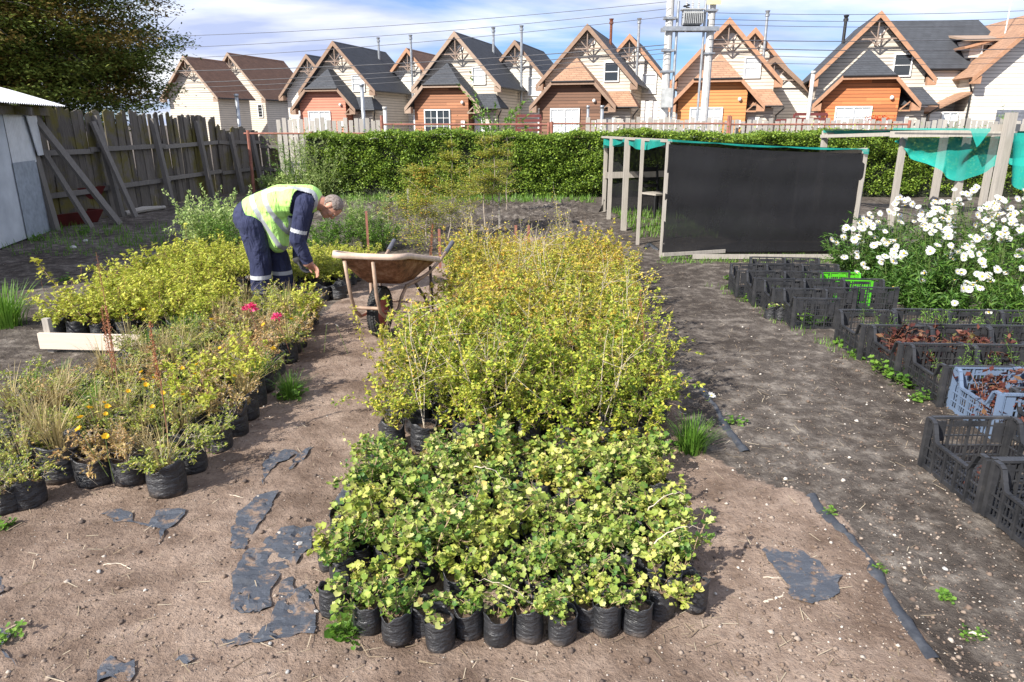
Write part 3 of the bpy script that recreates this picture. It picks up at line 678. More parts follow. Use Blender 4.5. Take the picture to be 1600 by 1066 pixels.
# ---------------------------------------------------------------- transformer poles and wires
def pole_pair():
    Y = 27; xl, xr = AT(1042, 100, Y).x, AT(1106, 100, Y).x; zc = AT(1070, 46, Y).z
    r_ = thing('utility_pole_pair', 'two pale concrete poles joined by a crossarm in front of the orange porch house', 'utility pole', (0, Y, 0))
    MB().tube([(xl, 0, 0), (xl, 0, 9)], [.16, .12], 12).build('pole', MT['concrete'], r_)
    MB().tube([(xr, 0, 0), (xr, 0, 9)], [.16, .12], 12).build('pole', MT['concrete'], r_)
    mb = MB(); mb.box((xl + xr) / 2, -.2, zc, xr - xl + .5, .10, .14); mb.box((xl + xr) / 2, .2, zc, xr - xl + .5, .10, .14); mb.build('crossarm', MT['galv'], r_)
    mb = MB(); mb.box(xl + .02, -.24, zc - 2.3, .38, .26, .65); mb.build('switch_box', M_plain('box_grey', (.42, .43, .42), .5), r_)
    mb = MB(); mb.box(xl + .38, -.24, zc - 3.8, .32, .24, .85); mb.build('switch_box', M_plain('box_grey', (.42, .43, .42), .5), r_)
    mb = MB(); mb.tube([(xl + .26, -.05, .5), (xl + .27, -.05, zc + .9)], .05, 8); mb.tube([(xr - .26, -.05, .5), (xr - .24, -.05, zc + 1.0)], .045, 8); mb.build('conduit', MT['galv'], r_)
    mb = MB()
    for z in (zc - .7, zc - 1.4, zc + .35, zc + 1.1): mb.box(xl, -.02, z, .42, .32, .07)
    for z in (zc - .8, zc + .6): mb.box(xr, -.02, z, .36, .32, .06)
    mb.build('pole_band', MT['galv'], r_)
    mb = MB(); mb.box(xr, -.22, zc + .9, .5, .03, .26); mb.build('sign_plate', M_plain('plate_cream', (.72, .66, .36), .6), r_)
    mb = MB()
    for x in (xl + .5, xl + .62):
        for j in range(5): mb.lathe([(.03, 0), (.075, .02), (.03, .06)], 10, (x, -.05, zc + .2 + j * .09 + (x - xl) * .3))
    mb.build('insulator', MT['dark'], r_)
    t = thing('transformer', 'grey finned transformer standing on the crossarm between the two poles', 'transformer', ((xl + xr) / 2 + .05, Y, zc + .08)); t.scale = (.66, .66, .66)
    mb = MB(); mb.box(0, 0, .45, 1.0, .5, .72)
    body = M_plain('transformer_grey', (.45, .46, .46), .45, .1)
    mb.build('tank', body, t); mb = MB(); mb.box(0, 0, .84, 1.16, .66, .06); mb.build('lid', body, t)
    mb = MB()
    for i in range(11): mb.box(-.5 + i * .1, -.35, .42, .028, .2, .58)
    mb.build('cooling_fins', body, t); mb = MB(); mb.box(0, 0, .04, .8, .5, .08); mb.build('base', MT['dark'], t)
    for x in (-.32, 0, .32):
        mb = MB()
        for j in range(4): mb.lathe([(.03, 0), (.07, .03), (.03, .08)], 10, (x, 0, .87 + j * .08))
        mb.tube([(x, 0, 1.18), (x, 0, 1.32)], .02, 6); mb.build('bushing', MT['concrete'], t)
    return xl, xr, zc, Y
xl, xr, zc, YP = pole_pair()
WIRE = M_plain('cable_black', (.10, .10, .11), .6)
def wire(p0, p1, sag, r, lab):
    p0, p1 = Vector(p0), Vector(p1); pts = [p0.lerp(p1, i / 24) - Vector((0, 0, sag * 4 * (i / 24) * (1 - i / 24))) for i in range(25)]
    mb = MB(); mb.tube(pts, r, 5); tag(mb.build('power_line', WIRE), lab, 'power line', 'overhead lines')
lw = [(60, 3, .011, 'topmost'), (80, 14, .011, 'second'), (98, 26, .011, 'third'), (112, 70, .017, 'thick fourth'), (134, 76, .015, 'fifth'), (142, 83, .012, 'sixth'), (150, 92, .010, 'lowest')]
for i, (yl, yr, rr, nm) in enumerate(lw):
    wire(AT(250, yl, 31 + .1 * i) + Vector((-4, 0, 0)), AT(1042, yr, 26.7), .25, rr * .85, f'{nm} overhead line running left from the transformer poles')
rw = [(20, 14, .011, 'topmost'), (30, 26, .011, 'second'), (38, 36, .011, 'third'), (62, 56, .017, 'thick fourth'), (74, 74, .018, 'thick fifth'), (84, 88, .011, 'sixth'), (96, 96, .010, 'lowest')]
for i, (yl, yr, rr, nm) in enumerate(rw):
    wire(AT(1108, yl, 26.7), AT(1640, yr, 30 + .1 * i) + Vector((.5, 0, 0)), .12, rr * .85, f'{nm} overhead line running right from the transformer poles')
def post(px, pyt, Y, r, lab, m='galv'):
    a = AT(px, pyt, Y); mb = MB(); mb.tube([(0, 0, 0), (0, 0, a.z)], r, 10); mb.tube([(0, 0, a.z - .06), (0, 0, a.z + .02)], r * 1.25, 10)
    tag(link('metal_post', mb.mesh('metal_post', MT[m], True), None, (a.x, Y, 0)), lab, 'post')
post(369, 148, 21.5, .05, 'thin grey post in front of the brown roofed house'); post(565, 132, 24, .06, 'thin grey post in front of the salmon pink porch')
post(601, 168, 24, .06, 'short pale post right of the salmon pink porch', 'concrete'); post(941, 166, 22, .05, 'thin post right of the plank porch window'); post(919, 166, 22, .04, 'thin post with clothes line before the plank porch')
post(1271, 112, 24, .06, 'weathered pole left of the rust orange porch house', 'concrete')

# ---------------------------------------------------------------- cars
def car(px, Y, col, yaw, lab):
    a = AT(px, 190, Y); r_ = thing('parked_car', lab, 'car', (a.x, Y, 0), yaw); paint = M_plain('car_paint_' + col[0], col[1], .25, .3, .05)
    mb = MB(); mb.prism([(-2.1, .35), (2.1, .35), (2.15, .75), (1.9, .92), (1.05, .98), (-1.6, 1.0), (-2.1, .9)], -.82, .82)
    mb.build('body', paint, r_)
    mb = MB(); V = [(-1.65, -.78, .98), (1.05, -.78, .98), (1.05, .78, .98), (-1.65, .78, .98), (-1.15, -.62, 1.5), (.35, -.62, 1.5), (.35, .62, 1.5), (-1.15, .62, 1.5)]
    mb.add(V, [(0, 1, 5, 4), (1, 2, 6, 5), (2, 3, 7, 6), (3, 0, 4, 7)]); mb.build('window_band', MT['glass'], r_)
    mb = MB(); mb.box(-.4, 0, 1.53, 1.5, 1.24, .06)
    for s in (-1, 1):
        for x0, x1 in ((1.05, .35), (-.3, -.35), (-1.65, -1.15)): mb.beam((x0, s * .79, .98), (x1, s * .635, 1.52), .07, .05)
    mb.build('roof', paint, r_)
    for x in (-1.3, 1.3):
        for s in (-1, 1):
            M = Matrix.Rotation(R(90), 3, 'X'); wv_ = MB().lathe([(.2, -.1), (.31, -.1), (.33, 0), (.31, .1), (.2, .1)], 20, (x, s * .78, .33), M, True).build('wheel', MT['dark'], r_)
            MB().lathe([(.001, -.08), (.2, -.08), (.2, .08), (.001, .08)], 16, (x, s * .78, .33), M).build('hub_cap', MT['galv'], wv_)
    for s in (-1, 1): MB().ell((2.1, s * .6, .72), .06, .16, .08).build('headlight', MT['white'], r_)
car(1092, 26, ('white', (.75, .75, .75)), 0, 'white car behind the pickets between the transformer poles'); car(1478, 27, ('silver', (.35, .37, .4)), 0, 'silver car behind the pickets right of the rust orange porch')

# ---------------------------------------------------------------- hedge
L_hedge = M_leaf('hedge_leaf', [(0, (.06, .12, .018)), (.4, (.18, .29, .035)), (.8, (.34, .45, .06)), (1, (.50, .56, .12))])
L_dark = M_leaf('dark_leaf', [(0, (.015, .035, .008)), (1, (.06, .10, .02))])
def hedge(px0, px1, Y, h, th, seed, lab, n):
    rg = np.random.default_rng(seed); x0, x1 = AT(px0, 250, Y).x, AT(px1, 250, Y).x
    r_ = thing('hedge', lab, 'hedge', ((x0 + x1) / 2, Y, 0)); hx = (x1 - x0) / 2
    top = lambda x: h + .04 * np.sin(x * 1.3 + seed) + .03 * np.sin(x * 4.1) + .02 * np.sin(x * 11.3)
    # foliage on the front face and the top, pushed in and out in clumps
    nf = int(n * .66); x = rg.uniform(-hx, hx, nf); z = rg.uniform(.05, 1, nf) * top(x); bulge = .17 * fnoise(x * 1.1 + seed, z * 1.6) + .09 * n2(x, z, 7)
    y = -th / 2 - bulge - np.abs(rg.normal(size=nf)) * .09 + .12 + .10 * (z / h < .12)
    nt_ = n - nf; xt = rg.uniform(-hx, hx, nt_); yt = rg.uniform(-th / 2 - .05, th / 2, nt_); zt = top(xt) + rg.normal(size=nt_) * .03 + .02 + (rg.uniform(size=nt_) < .04) * rg.exponential(.06, nt_)
    pos = np.concatenate([np.stack([x, y, z], 1), np.stack([xt, yt, zt], 1)])
    Rm = rots(rg, n, .4); V, T = scat(T_LEAF, pos, Rm, rg.uniform(.04, .075, n))
    link('foliage', npmesh('foliage', V, T, L_hedge), r_)
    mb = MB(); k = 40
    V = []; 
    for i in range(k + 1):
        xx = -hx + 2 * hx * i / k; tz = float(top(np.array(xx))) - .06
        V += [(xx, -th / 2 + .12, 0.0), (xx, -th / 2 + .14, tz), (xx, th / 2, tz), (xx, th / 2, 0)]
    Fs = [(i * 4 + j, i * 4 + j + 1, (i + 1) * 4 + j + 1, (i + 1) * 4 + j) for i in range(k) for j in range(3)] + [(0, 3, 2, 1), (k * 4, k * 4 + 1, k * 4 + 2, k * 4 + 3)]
    mb.add(V, Fs); mb.build('dark_core', M_plain('hedge_core_shade', (.022, .028, .012), .95, var=.5, scale=20, bump=.05), r_)  # solid core behind the leaves; near-black colour paints the hedge's inner shade
hedge(486, 1650, 17.9, 1.45, .9, 3, 'long clipped green hedge along the back of the yard', 130000)
# ---------------------------------------------------------------- left fence, shed, dark corner fence
W_BRACE = M_wood('brace_wood', (.17, .155, .14), .4)
def board_fence(x0, y0, x1, y1, z0, z1, lab, braces=(), seed=1, rails=(.55, 1.25), gap=None, post_n=4, lean=0.):
    rg = random.Random(seed); L = math.hypot(x1 - x0, y1 - y0); ang = math.atan2(y1 - y0, x1 - x0)
    r_ = thing('board_fence', lab, 'fence', (x0, y0, 0), ang); mb = MB(); x = 0.
    while x < L:
        w_ = rg.uniform(.13, .21); t = x / L; h = z0 + (z1 - z0) * t + rg.uniform(-.08, .05)
        if gap and gap[0] < t < gap[1]: h -= .45
        M = Matrix.Rotation(rg.uniform(-.035, .035), 3, 'Y') @ Matrix.Rotation(rg.uniform(-.03, .02) + lean, 3, 'X')
        yo = rg.uniform(-.015, .015)
        # ragged top: two pieces of slightly different height
        V = [(-w_ / 2, -.01, 0), (w_ / 2, -.01, 0), (w_ / 2, -.01, h + rg.uniform(-.02, .02)), (w_ * .1, -.01, h + rg.uniform(-.02, .04)), (-w_ / 2, -.01, h + rg.uniform(-.05, .02))]
        V = V + [(a, .01, c_) for a, _, c_ in V]
        V = [M @ Vector(v) + Vector((x + w_ / 2, yo, 0)) for v in V]
        mb.add(V, [(0, 1, 2, 3, 4), (9, 8, 7, 6, 5)] + [(i, i + 5, (i + 1) % 5 + 5, (i + 1) % 5) for i in range(5)])
        x += w_ + (rg.uniform(-.012, .0) if rg.random() < .9 else rg.uniform(.008, .025))
    mb.build('board_panel', MT['wood_grey'], r_)
    for z in rails:
        mb = MB(); n = 3
        for i in range(n):
            a = L * i / n - .03; b_ = L * (i + 1) / n + .06
            mb.beam((a, -.05 - .012 * (i % 2), z + rg.uniform(-.03, .03)), (b_, -.05 - .012 * (i % 2), z + rg.uniform(-.03, .03)), .05, .085)
        mb.build('rail', W_BRACE, r_)
    for i in range(post_n):
        xx = L * (i + .5) / post_n; hz = (z0 + (z1 - z0) * xx / L)
        MB().beam((xx + .03, -.24, -.05), (xx - .03, -.085, hz - .1), .11, .09, (0, 1, 0)).build('post', W_BRACE, r_)
    for a, b_, t in braces: MB().beam(a, b_, t, t * .45, (0, 1, 0)).build('brace', W_BRACE, r_)
    return r_
board_fence(-7.95, 10.9, -7.45, 18.3, 2.02, 1.86, 'tall weathered board fence with mossy planks and leaning props beside the shed',
            [((1.05, -.1, 1.9), (1.75, -.85, 0), .13), ((1.15, -.12, 1.3), (1.35, -.6, -.02), .11), ((2.6, -.1, 1.75), (2.75, -.55, 0), .12)], 3, gap=(.62, .65))
board_fence(-7.4, 18.4, -6.9, 20.0, 1.62, 1.58, 'lower dark board fence section at the far left corner', (), 8, post_n=2)
board_fence(-6.85, 20.0, -4.75, 20.2, 1.45, 1.5, 'dark slatted gate section under the rusty pipe at the left corner', (), 9, rails=(.5, 1.1), post_n=2)
b = NB('galvanised_sheet'); n1 = b.noise(2.5, 5); b.set(col=b.ramp(n1, [(.3, (.42, .45, .49)), (.7, (.60, .63, .67))]), rough=.5, metal=.15).bump(b.noise(50, 3), .001); SHEET = b.m
SHEET_D = M_plain('old_zinc', (.32, .36, .41), .55, .2, .2, 12); SHEET_L = M_plain('pale_sheet', (.62, .64, .66), .5, .1, .1, 8); ROOFS = M_plain('white_zinc_roof', (.80, .80, .80), .4, .2, .08, 5)
def corr(mb, o, du, dv, L, H, amp=.009, pitch=.076, nrm=(0, 0, 1), sag=0.):
    o, du, dv, nrm = map(Vector, (o, du, dv, nrm)); n = max(4, int(L / pitch * 6)); V = []
    for i in range(n + 1):
        u = L * i / n; a = amp * math.sin(2 * math.pi * u / pitch)
        for k in (0, .5, 1): V.append(o + du * u + dv * H * k + nrm * (a + sag * math.sin(k * 3.1) ))
    mb.add(V, [(i * 3 + j, i * 3 + j + 1, (i + 1) * 3 + j + 1, (i + 1) * 3 + j) for i in range(n) for j in (0, 1)])
def shed():
    a = Vector((-7.12, 9.3, 0)); e = Vector((-7.78, 11.95, 0)); d = (e - a); L = d.length; d.normalize(); nr = Vector((d.y, -d.x, 0)); 
    if nr.x < 0: nr = -nr
    r_ = thing('shed', 'grey corrugated metal shed with white zinc roof at the left edge', 'shed', a, math.atan2(d.y, d.x))
    # local: +x along the wall away from the camera, -y outward
    def sheet(x0, x1, z0, z1, m, off, am=.006, pt=.07, name='wall_sheet'):
        mb = MB(); corr(mb, (x0, -off, z0), (1, 0, 0), (0, 0, 1), x1 - x0, z1 - z0, am, pt, (0, -1, 0)); mb.build(name, m, r_)
    sheet(-3, .62, 0.02, 1.95, SHEET, .0); sheet(.60, 1.62, 0.02, 1.93, SHEET, .015, .005, .045); sheet(1.60, 2.62, 1.12, 1.93, SHEET_L, .028, .003, .06)
    sheet(1.58, 2.45, 0, 1.15, SHEET_D, .034, .002, .3); sheet(2.43, L, 0, 1.15, SHEET_D, .022, .002, .3)
    MB().box(-.2, 1.2, .95, 5.7, 2.3, 1.9).build('wall', MT['wood_grey'], r_)
    mb = MB()
    for i in range(3): mb.beam((-2.6 + i * 2.2, .3, 1.98), (-2.6 + i * 2.2, -.34, 1.88), .06, .12)
    mb.box(.2, -.10, 1.90, 6.0, .05, .12); mb.build('rafter', MT['wood_grey'], r_)
    MB().slab([(2.30, -.07, 1.9), (2.72, -.07, 1.9), (2.72, -.07, 1.22), (2.5, -.07, 1.22)], .015).build('loose_panel', SHEET_L, r_)
    mb = MB(); corr(mb, (-3.2, -.42, 1.99), (1, 0, 0), (0, .955, .29), L + 3.55, 1.5, .012, .08, (0, -.29, .955), .01)
    corr(mb, (-3.2, .95, 2.43), (1, 0, 0), (0, .955, .29), L + 3.2, 1.6, .012, .08, (0, -.29, .955), .01); mb.build('roof', ROOFS, r_)
shed()
def red_trough(p, s, lab, dz=0):
    mb = MB(); V = [(-.5, -.22, 0), (.5, -.22, 0), (.5, .22, 0), (-.5, .22, 0), (-.6, -.3, .22), (.6, -.3, .22), (.6, .3, .22), (-.6, .3, .22), (-.54, -.25, .22), (.54, -.25, .22), (.54, .25, .22), (-.54, .25, .22), (-.45, -.18, .04), (.45, -.18, .04), (.45, .18, .04), (-.45, .18, .04)]
    mb.add(V, [(3, 2, 1, 0), (0, 1, 5, 4), (1, 2, 6, 5), (2, 3, 7, 6), (3, 0, 4, 7), (4, 5, 9, 8), (5, 6, 10, 9), (6, 7, 11, 10), (7, 4, 8, 11), (8, 9, 13, 12), (9, 10, 14, 13), (10, 11, 15, 14), (11, 8, 12, 15), (12, 13, 14, 15)])
    tag(link('red_trough', mb.mesh('red_trough', M_plain('red_plastic', (.085, .010, .009), .5)), None, (p[0], p[1], dz), R(70)), lab, 'trough')
red_trough((-7.95, 12.55), 1, 'dull red trough on the ground in the gap between shed and fence'); 
red_trough((-8.1, 13.0), 1, 'dull red trough raised on blocks in the dark behind the shed', .38)
mb = MB(); mb.box(-.3, 0, .19, .2, .3, .38); mb.box(.3, 0, .19, .2, .3, .38); tag(link('concrete_blocks', mb.mesh('concrete_blocks', MT['concrete']), None, (-8.1, 13.0, 0), R(70)), 'pair of grey blocks under the raised red trough', 'block')
for i, (p0, p1, lab) in enumerate((((196, 338), (258, 327), 'grey split log lying at the foot of the board fence'), ((192, 330), (240, 322), 'shorter grey plank lying behind the split log'))):
    a, b2 = G(*p0), G(*p1); mb = MB(); mb.tube([a + Vector((0, 0, .05)), a.lerp(b2, .4) + Vector((0, .05, .07)), b2 + Vector((0, 0, .04))], [.05, .06, .035], 8); tag(mb.build('log', MT['wood_pale']), lab, 'log')

# timber planks
def plank(p0, p1, z0, h, th, lab, m='wood_new', name='plank', stake=None):
    a, b2 = G(*p0), G(*p1); mid = (a + b2) / 2; L = (b2 - a).length; r_ = thing(name, lab, 'plank', (mid.x, mid.y, 0), math.atan2(b2.y - a.y, b2.x - a.x))
    MB().box(0, 0, z0 + h / 2, L, th, h).build('board', MT[m], r_)
    if stake is not None:
        for s in stake: MB().box(s * L / 2, th * .5 + .022, h * .75 + .03, .05, .04, h * 1.5 + .1).build('stake', MT['wood_pale'], r_)
    return r_
plank((66, 551), (226, 555), .035, .125, .03, 'new pale pine plank on edge by the left bed', stake=(-.86,))
plank((-30, 690), (46, 655), .0, .05, .1, 'grey plank lying flat at the left edge', 'wood_pale')
plank((1036, 408), (1132, 402), .06, .045, .02, 'short grey board at the foot of the black screen', 'wood_pale'); plank((1082, 407), (1318, 407), .02, .06, .025, 'long pale board along the foot of the black screen', 'wood_pale')

# ---------------------------------------------------------------- shade cage (black mesh) and green shade frame
def mesh_mat(name, col, tr, rough=.7, scale=160):
    b = NB(name); t = b.n('ShaderNodeBsdfTransparent'); ms = b.n('ShaderNodeMixShader')
    n = b.noise(1.2, 6, .6); c = b.ramp(n, [(.3, tuple(x * .7 for x in col)), (.7, tuple(x * 1.35 for x in col))])
    b.set(col=c, rough=rough, spec=.25); b.bump(b.noise(5, 5, stretch=(1, 1, .4)), .012)
    b.t.links.new(b.ramp(b.noise(3, 5), [(.3, 1 - tr * 1.3), (.7, 1 - tr * .7)]), ms.inputs[0])
    b.t.links.new(t.outputs[0], ms.inputs[1]); b.t.links.new(b.b.outputs[0], ms.inputs[2]); b.t.links.new(ms.outputs[0], b.out.inputs[0]); return b.m
BLACKM = mesh_mat('black_shade_mesh', (.014, .014, .016), .075); TEAL = mesh_mat('teal_shade_mesh', (.012, .30, .25), .22)
def cloth(mb, f, nu, nv):
    V = [f(i / nu, j / nv) for i in range(nu + 1) for j in range(nv + 1)]
    mb.add(V, [(i * (nv + 1) + j, i * (nv + 1) + j + 1, (i + 1) * (nv + 1) + j + 1, (i + 1) * (nv + 1) + j) for i in range(nu) for j in range(nv)])
def cage():
    fl, fr = G(1033, 402), G(1330, 400); fr.y = fl.y + .12; bl = Vector((1.88, 14.6, 0)); br = Vector((5.1, 14.9, 0)); zl, zr, zb, zq = 1.50, 1.38, 1.44, 1.0
    r_ = thing('shade_cage', 'low shade cage screened with black mesh and teal edging in front of the hedge', 'shade structure', (0, 0, 0))
    P_ = MT['wood_pale']
    def pst(x, y, z, t=.07, lean=0): MB().beam((x, y, -.05), (x + lean, y, z), t, t, (0, 1, 0)).build('post', P_, r_)
    pst(fl.x, fl.y, zl, .045); pst(fr.x, fr.y, zr, .055); pst(bl.x, bl.y, zb, .07); pst(br.x, br.y, zq, .07)
    left = [G(996, 382), G(974, 360), G(951, 342)]
    for i, (p, t) in enumerate(zip(left, (.045, .085, .07))): pst(p.x, p.y, zl - .02, t, .0)
    pst(3.3, 14.7, 1.2, .06); pst((fr.x + br.x) / 2, 12.2, 1.17, .06)
    mb = MB(); mb.beam((bl.x - .05, bl.y, zb + .02), (fl.x, fl.y, zl + .0), .10, .035); mb.beam((bl.x, bl.y, zb), (br.x, br.y, zq), .05, .08); mb.beam((br.x, br.y, zq), (fr.x, fr.y, zr), .05, .06)
    mb.build('top_rail', P_, r_)
    mb = MB(); mb.beam((bl.x, bl.y - .05, .72), (3.3, 14.65, .75), .04, .12); mb.build('mid_rail', P_, r_)
    MB().beam((fr.x - .03, fr.y - .05, .25), (fr.x - .02, fr.y - .05, 1.0), .05, .025).build('batten', P_, r_)
    def front(u, v):
        x = fl.x + (fr.x - fl.x) * u + .004 * math.sin(v * 9); z = .07 + (zl + (zr - zl) * u - .04 - .02 * math.sin(3.14 * u) - .07) * v
        return (x, fl.y + (fr.y - fl.y) * u - .03 + .012 * math.sin(u * 17 + v * 3) * math.sin(3.14 * v) + .006 * math.sin(v * 21), z)
    mb = MB(); cloth(mb, front, 48, 24); mb.build('front_screen', BLACKM, r_, True)
    mb = MB(); cloth(mb, lambda u, v: (bl.x + (br.x - bl.x) * u, bl.y + .02 + .02 * math.sin(u * 23), .02 + (1.40 - .44 * u) * v), 30, 8); mb.build('back_screen', BLACKM, r_, True)
    mb = MB(); cloth(mb, lambda u, v: (fr.x + (br.x - fr.x) * u + .015 * math.sin(u * 20), fr.y + (br.y - fr.y) * u, .02 + (1.33 - .36 * u) * v), 30, 8); mb.build('side_screen', BLACKM, r_, True)
    def roof(u, v):
        a = Vector((fl.x, fl.y, zl)).lerp(Vector((bl.x, bl.y, zb)), v); c_ = Vector((fr.x, fr.y, zr)).lerp(Vector((br.x, br.y, zq)), v); p = a.lerp(c_, u); p.z += .012 - .07 * math.sin(3.14 * u) * math.sin(3.14 * min(1, v * 1.0)); return p
    mb = MB(); cloth(mb, roof, 24, 24); mb.build('roof_mesh', BLACKM, r_, True)
    # teal edge hanging over the front and the left
    mb = MB(); cloth(mb, lambda u, v: (fl.x - .02 + (fr.x - fl.x + .04) * u, fl.y + (fr.y - fl.y) * u - .05 - .012 * math.sin(u * 40), zl + .02 + (zr - zl) * u - .02 * math.sin(3.14 * u) - v * (.010 + .016 * abs(math.sin(u * 9 + 1)) + (.05 if u > .97 else 0))), 80, 3)
    def lft(u, v):
        p = Vector((bl.x, bl.y, zb)).lerp(Vector((fl.x, fl.y, zl)), u)
        return (p.x - .06 - .02 * math.sin(u * 30), p.y - (.04 if u < .02 else 0), p.z + .01 - v * (.05 + .10 * abs(math.sin(u * 5.5 + .7)) + (.1 if u < .05 else 0)))
    cloth(mb, lft, 60, 5); cloth(mb, lambda u, v: (bl.x - .05 + .9 * u, bl.y - .09, zb - .07 * u - v * (.16 * (1 - u) + .03)), 12, 3); mb.build('teal_edging', TEAL, r_, True)
    # loose black cloth at the far left foot
    mb = MB(); cloth(mb, lambda u, v: (bl.x - .02 - .12 * v * u, bl.y - .1 - .2 * u, .24 * (1 - v) + .01), 6, 5); mb.build('loose_mesh', BLACKM, r_, True)
cage()
def chair_in_cage():
    o = Vector((2.75, 13.6, 0)); r_ = thing('chair', 'dark wooden chair standing inside the shade cage', 'chair', o, R(30)); m = MT['dark']
    for x in (-.2, .2):
        for y in (-.2, .2): MB().box(x, y, .22, .035, .035, .44).build('leg', m, r_)
        MB().beam((x, .2, .44), (x, .27, .95), .035, .035).build('back_post', m, r_)
    MB().box(0, 0, .45, .44, .44, .03).build('seat', MT['wood_pale'], r_)
    mb = MB(); mb.box(0, .235, .70, .4, .02, .06); mb.box(0, .26, .88, .4, .02, .08); mb.box(0, .225, .58, .4, .02, .05); mb.build('back_slats', m, r_)
chair_in_cage()
def green_frame():
    r_ = thing('shade_canopy', 'open timber frame with sagging teal shade cloth above the daisies', 'shade structure', (0, 0, 0)); P_ = MT['wood_pale']
    def pst(px, pyt, Y, t, lean=0.):
        a = AT(px, pyt, Y); MB().beam((a.x, Y, -.05), (a.x + lean, Y, a.z), t, t, (0, 1, 0)).build('post', P_, r_); return Vector((a.x + lean, Y, a.z))
    A = pst(1413, 212, 12.2, .085, .0); B = pst(1581, 176, 9.6, .105, .0); C_ = pst(1477, 206, 15.5, .12); D = pst(1513, 206, 14.2, .11); E = pst(1290, 206, 14.8, .10); H_ = pst(1556, 208, 15.6, .11)
    mb = MB(); b1 = AT(1392, 210, 12.2); b2 = AT(1588, 207, 10.4); mb.beam(b1, b2, .05, .10); e1 = AT(1284, 209, 14.8); e2 = AT(1700, 207, 13.2); mb.beam(e1, e2, .05, .11); mb.beam(e1 + Vector((0, 0, -.05)), b1 + Vector((0, 0, .0)), .05, .06)
    mb.beam(AT(1550, 200, 9.7), AT(1720, 198, 9.7), .05, .09); mb.build('beam', P_, r_)
    mb = MB(); t0 = AT(1418, 216, 12.0); t1 = AT(1640, 212, 10.2)
    def sw(u, v):
        p = t0.lerp(t1, u); dep = .10 + .52 * math.sin(min(1, u * 1.15) * 2.6) ** 1.1 if u * 1.15 < 1 else .38
        dep += .05 * math.sin(u * 15); z = p.z - dep * v; y = p.y + .35 * math.sin(v * 2.4) + .05 * math.sin(u * 18 + v * 5) + .03 * math.sin(u * 41 + v * 2)
        return (p.x, y, z)
    cloth(mb, sw, 140, 40); mb.build('teal_cloth', TEAL, r_, True)
    mb = MB(); q0 = AT(1584, 208, 9.4); q1 = AT(1700, 208, 9.4)
    cloth(mb, lambda u, v: (q0.x + (q1.x - q0.x) * u + .1 * v, 9.4 + .05 * math.sin(u * 19), q0.z - v * (.62 + .1 * math.sin(u * 8))), 24, 8); mb.build('hanging_cloth', TEAL, r_, True)
    mb = MB()
    cloth(mb, lambda u, v: (e1.x + (e2.x - e1.x) * u, e1.y + (e2.y - e1.y) * u - .05, e1.z + .07 - v * (.05 + .07 * abs(math.sin(u * 14 + 1)) * (u > .05))), 90, 2)
    c0 = AT(1392, 208, 12.1); c1 = AT(1590, 205, 10.3); cloth(mb, lambda u, v: (c0.x + (c1.x - c0.x) * u, c0.y + (c1.y - c0.y) * u - .05, c0.z + .08 - v * (.03 + .25 * max(0, 1 - abs(u - .72) * 14))), 60, 3)
    mb.build('teal_edging', TEAL, r_, True)
    mb = MB(); cloth(mb, lambda u, v: (e1.x + (e2.x - e1.x) * u + .01, e1.y - .9 * v + (e2.y - e1.y) * u, e1.z + .075 + .012 * math.sin(u * 33)), 50, 3); mb.build('roof_mesh', BLACKM, r_, True)
green_frame()
mb = MB(); a = G(1500, 320)
for px, py in ((1352, 352), (1372, 356), (1392, 362)):
    pass

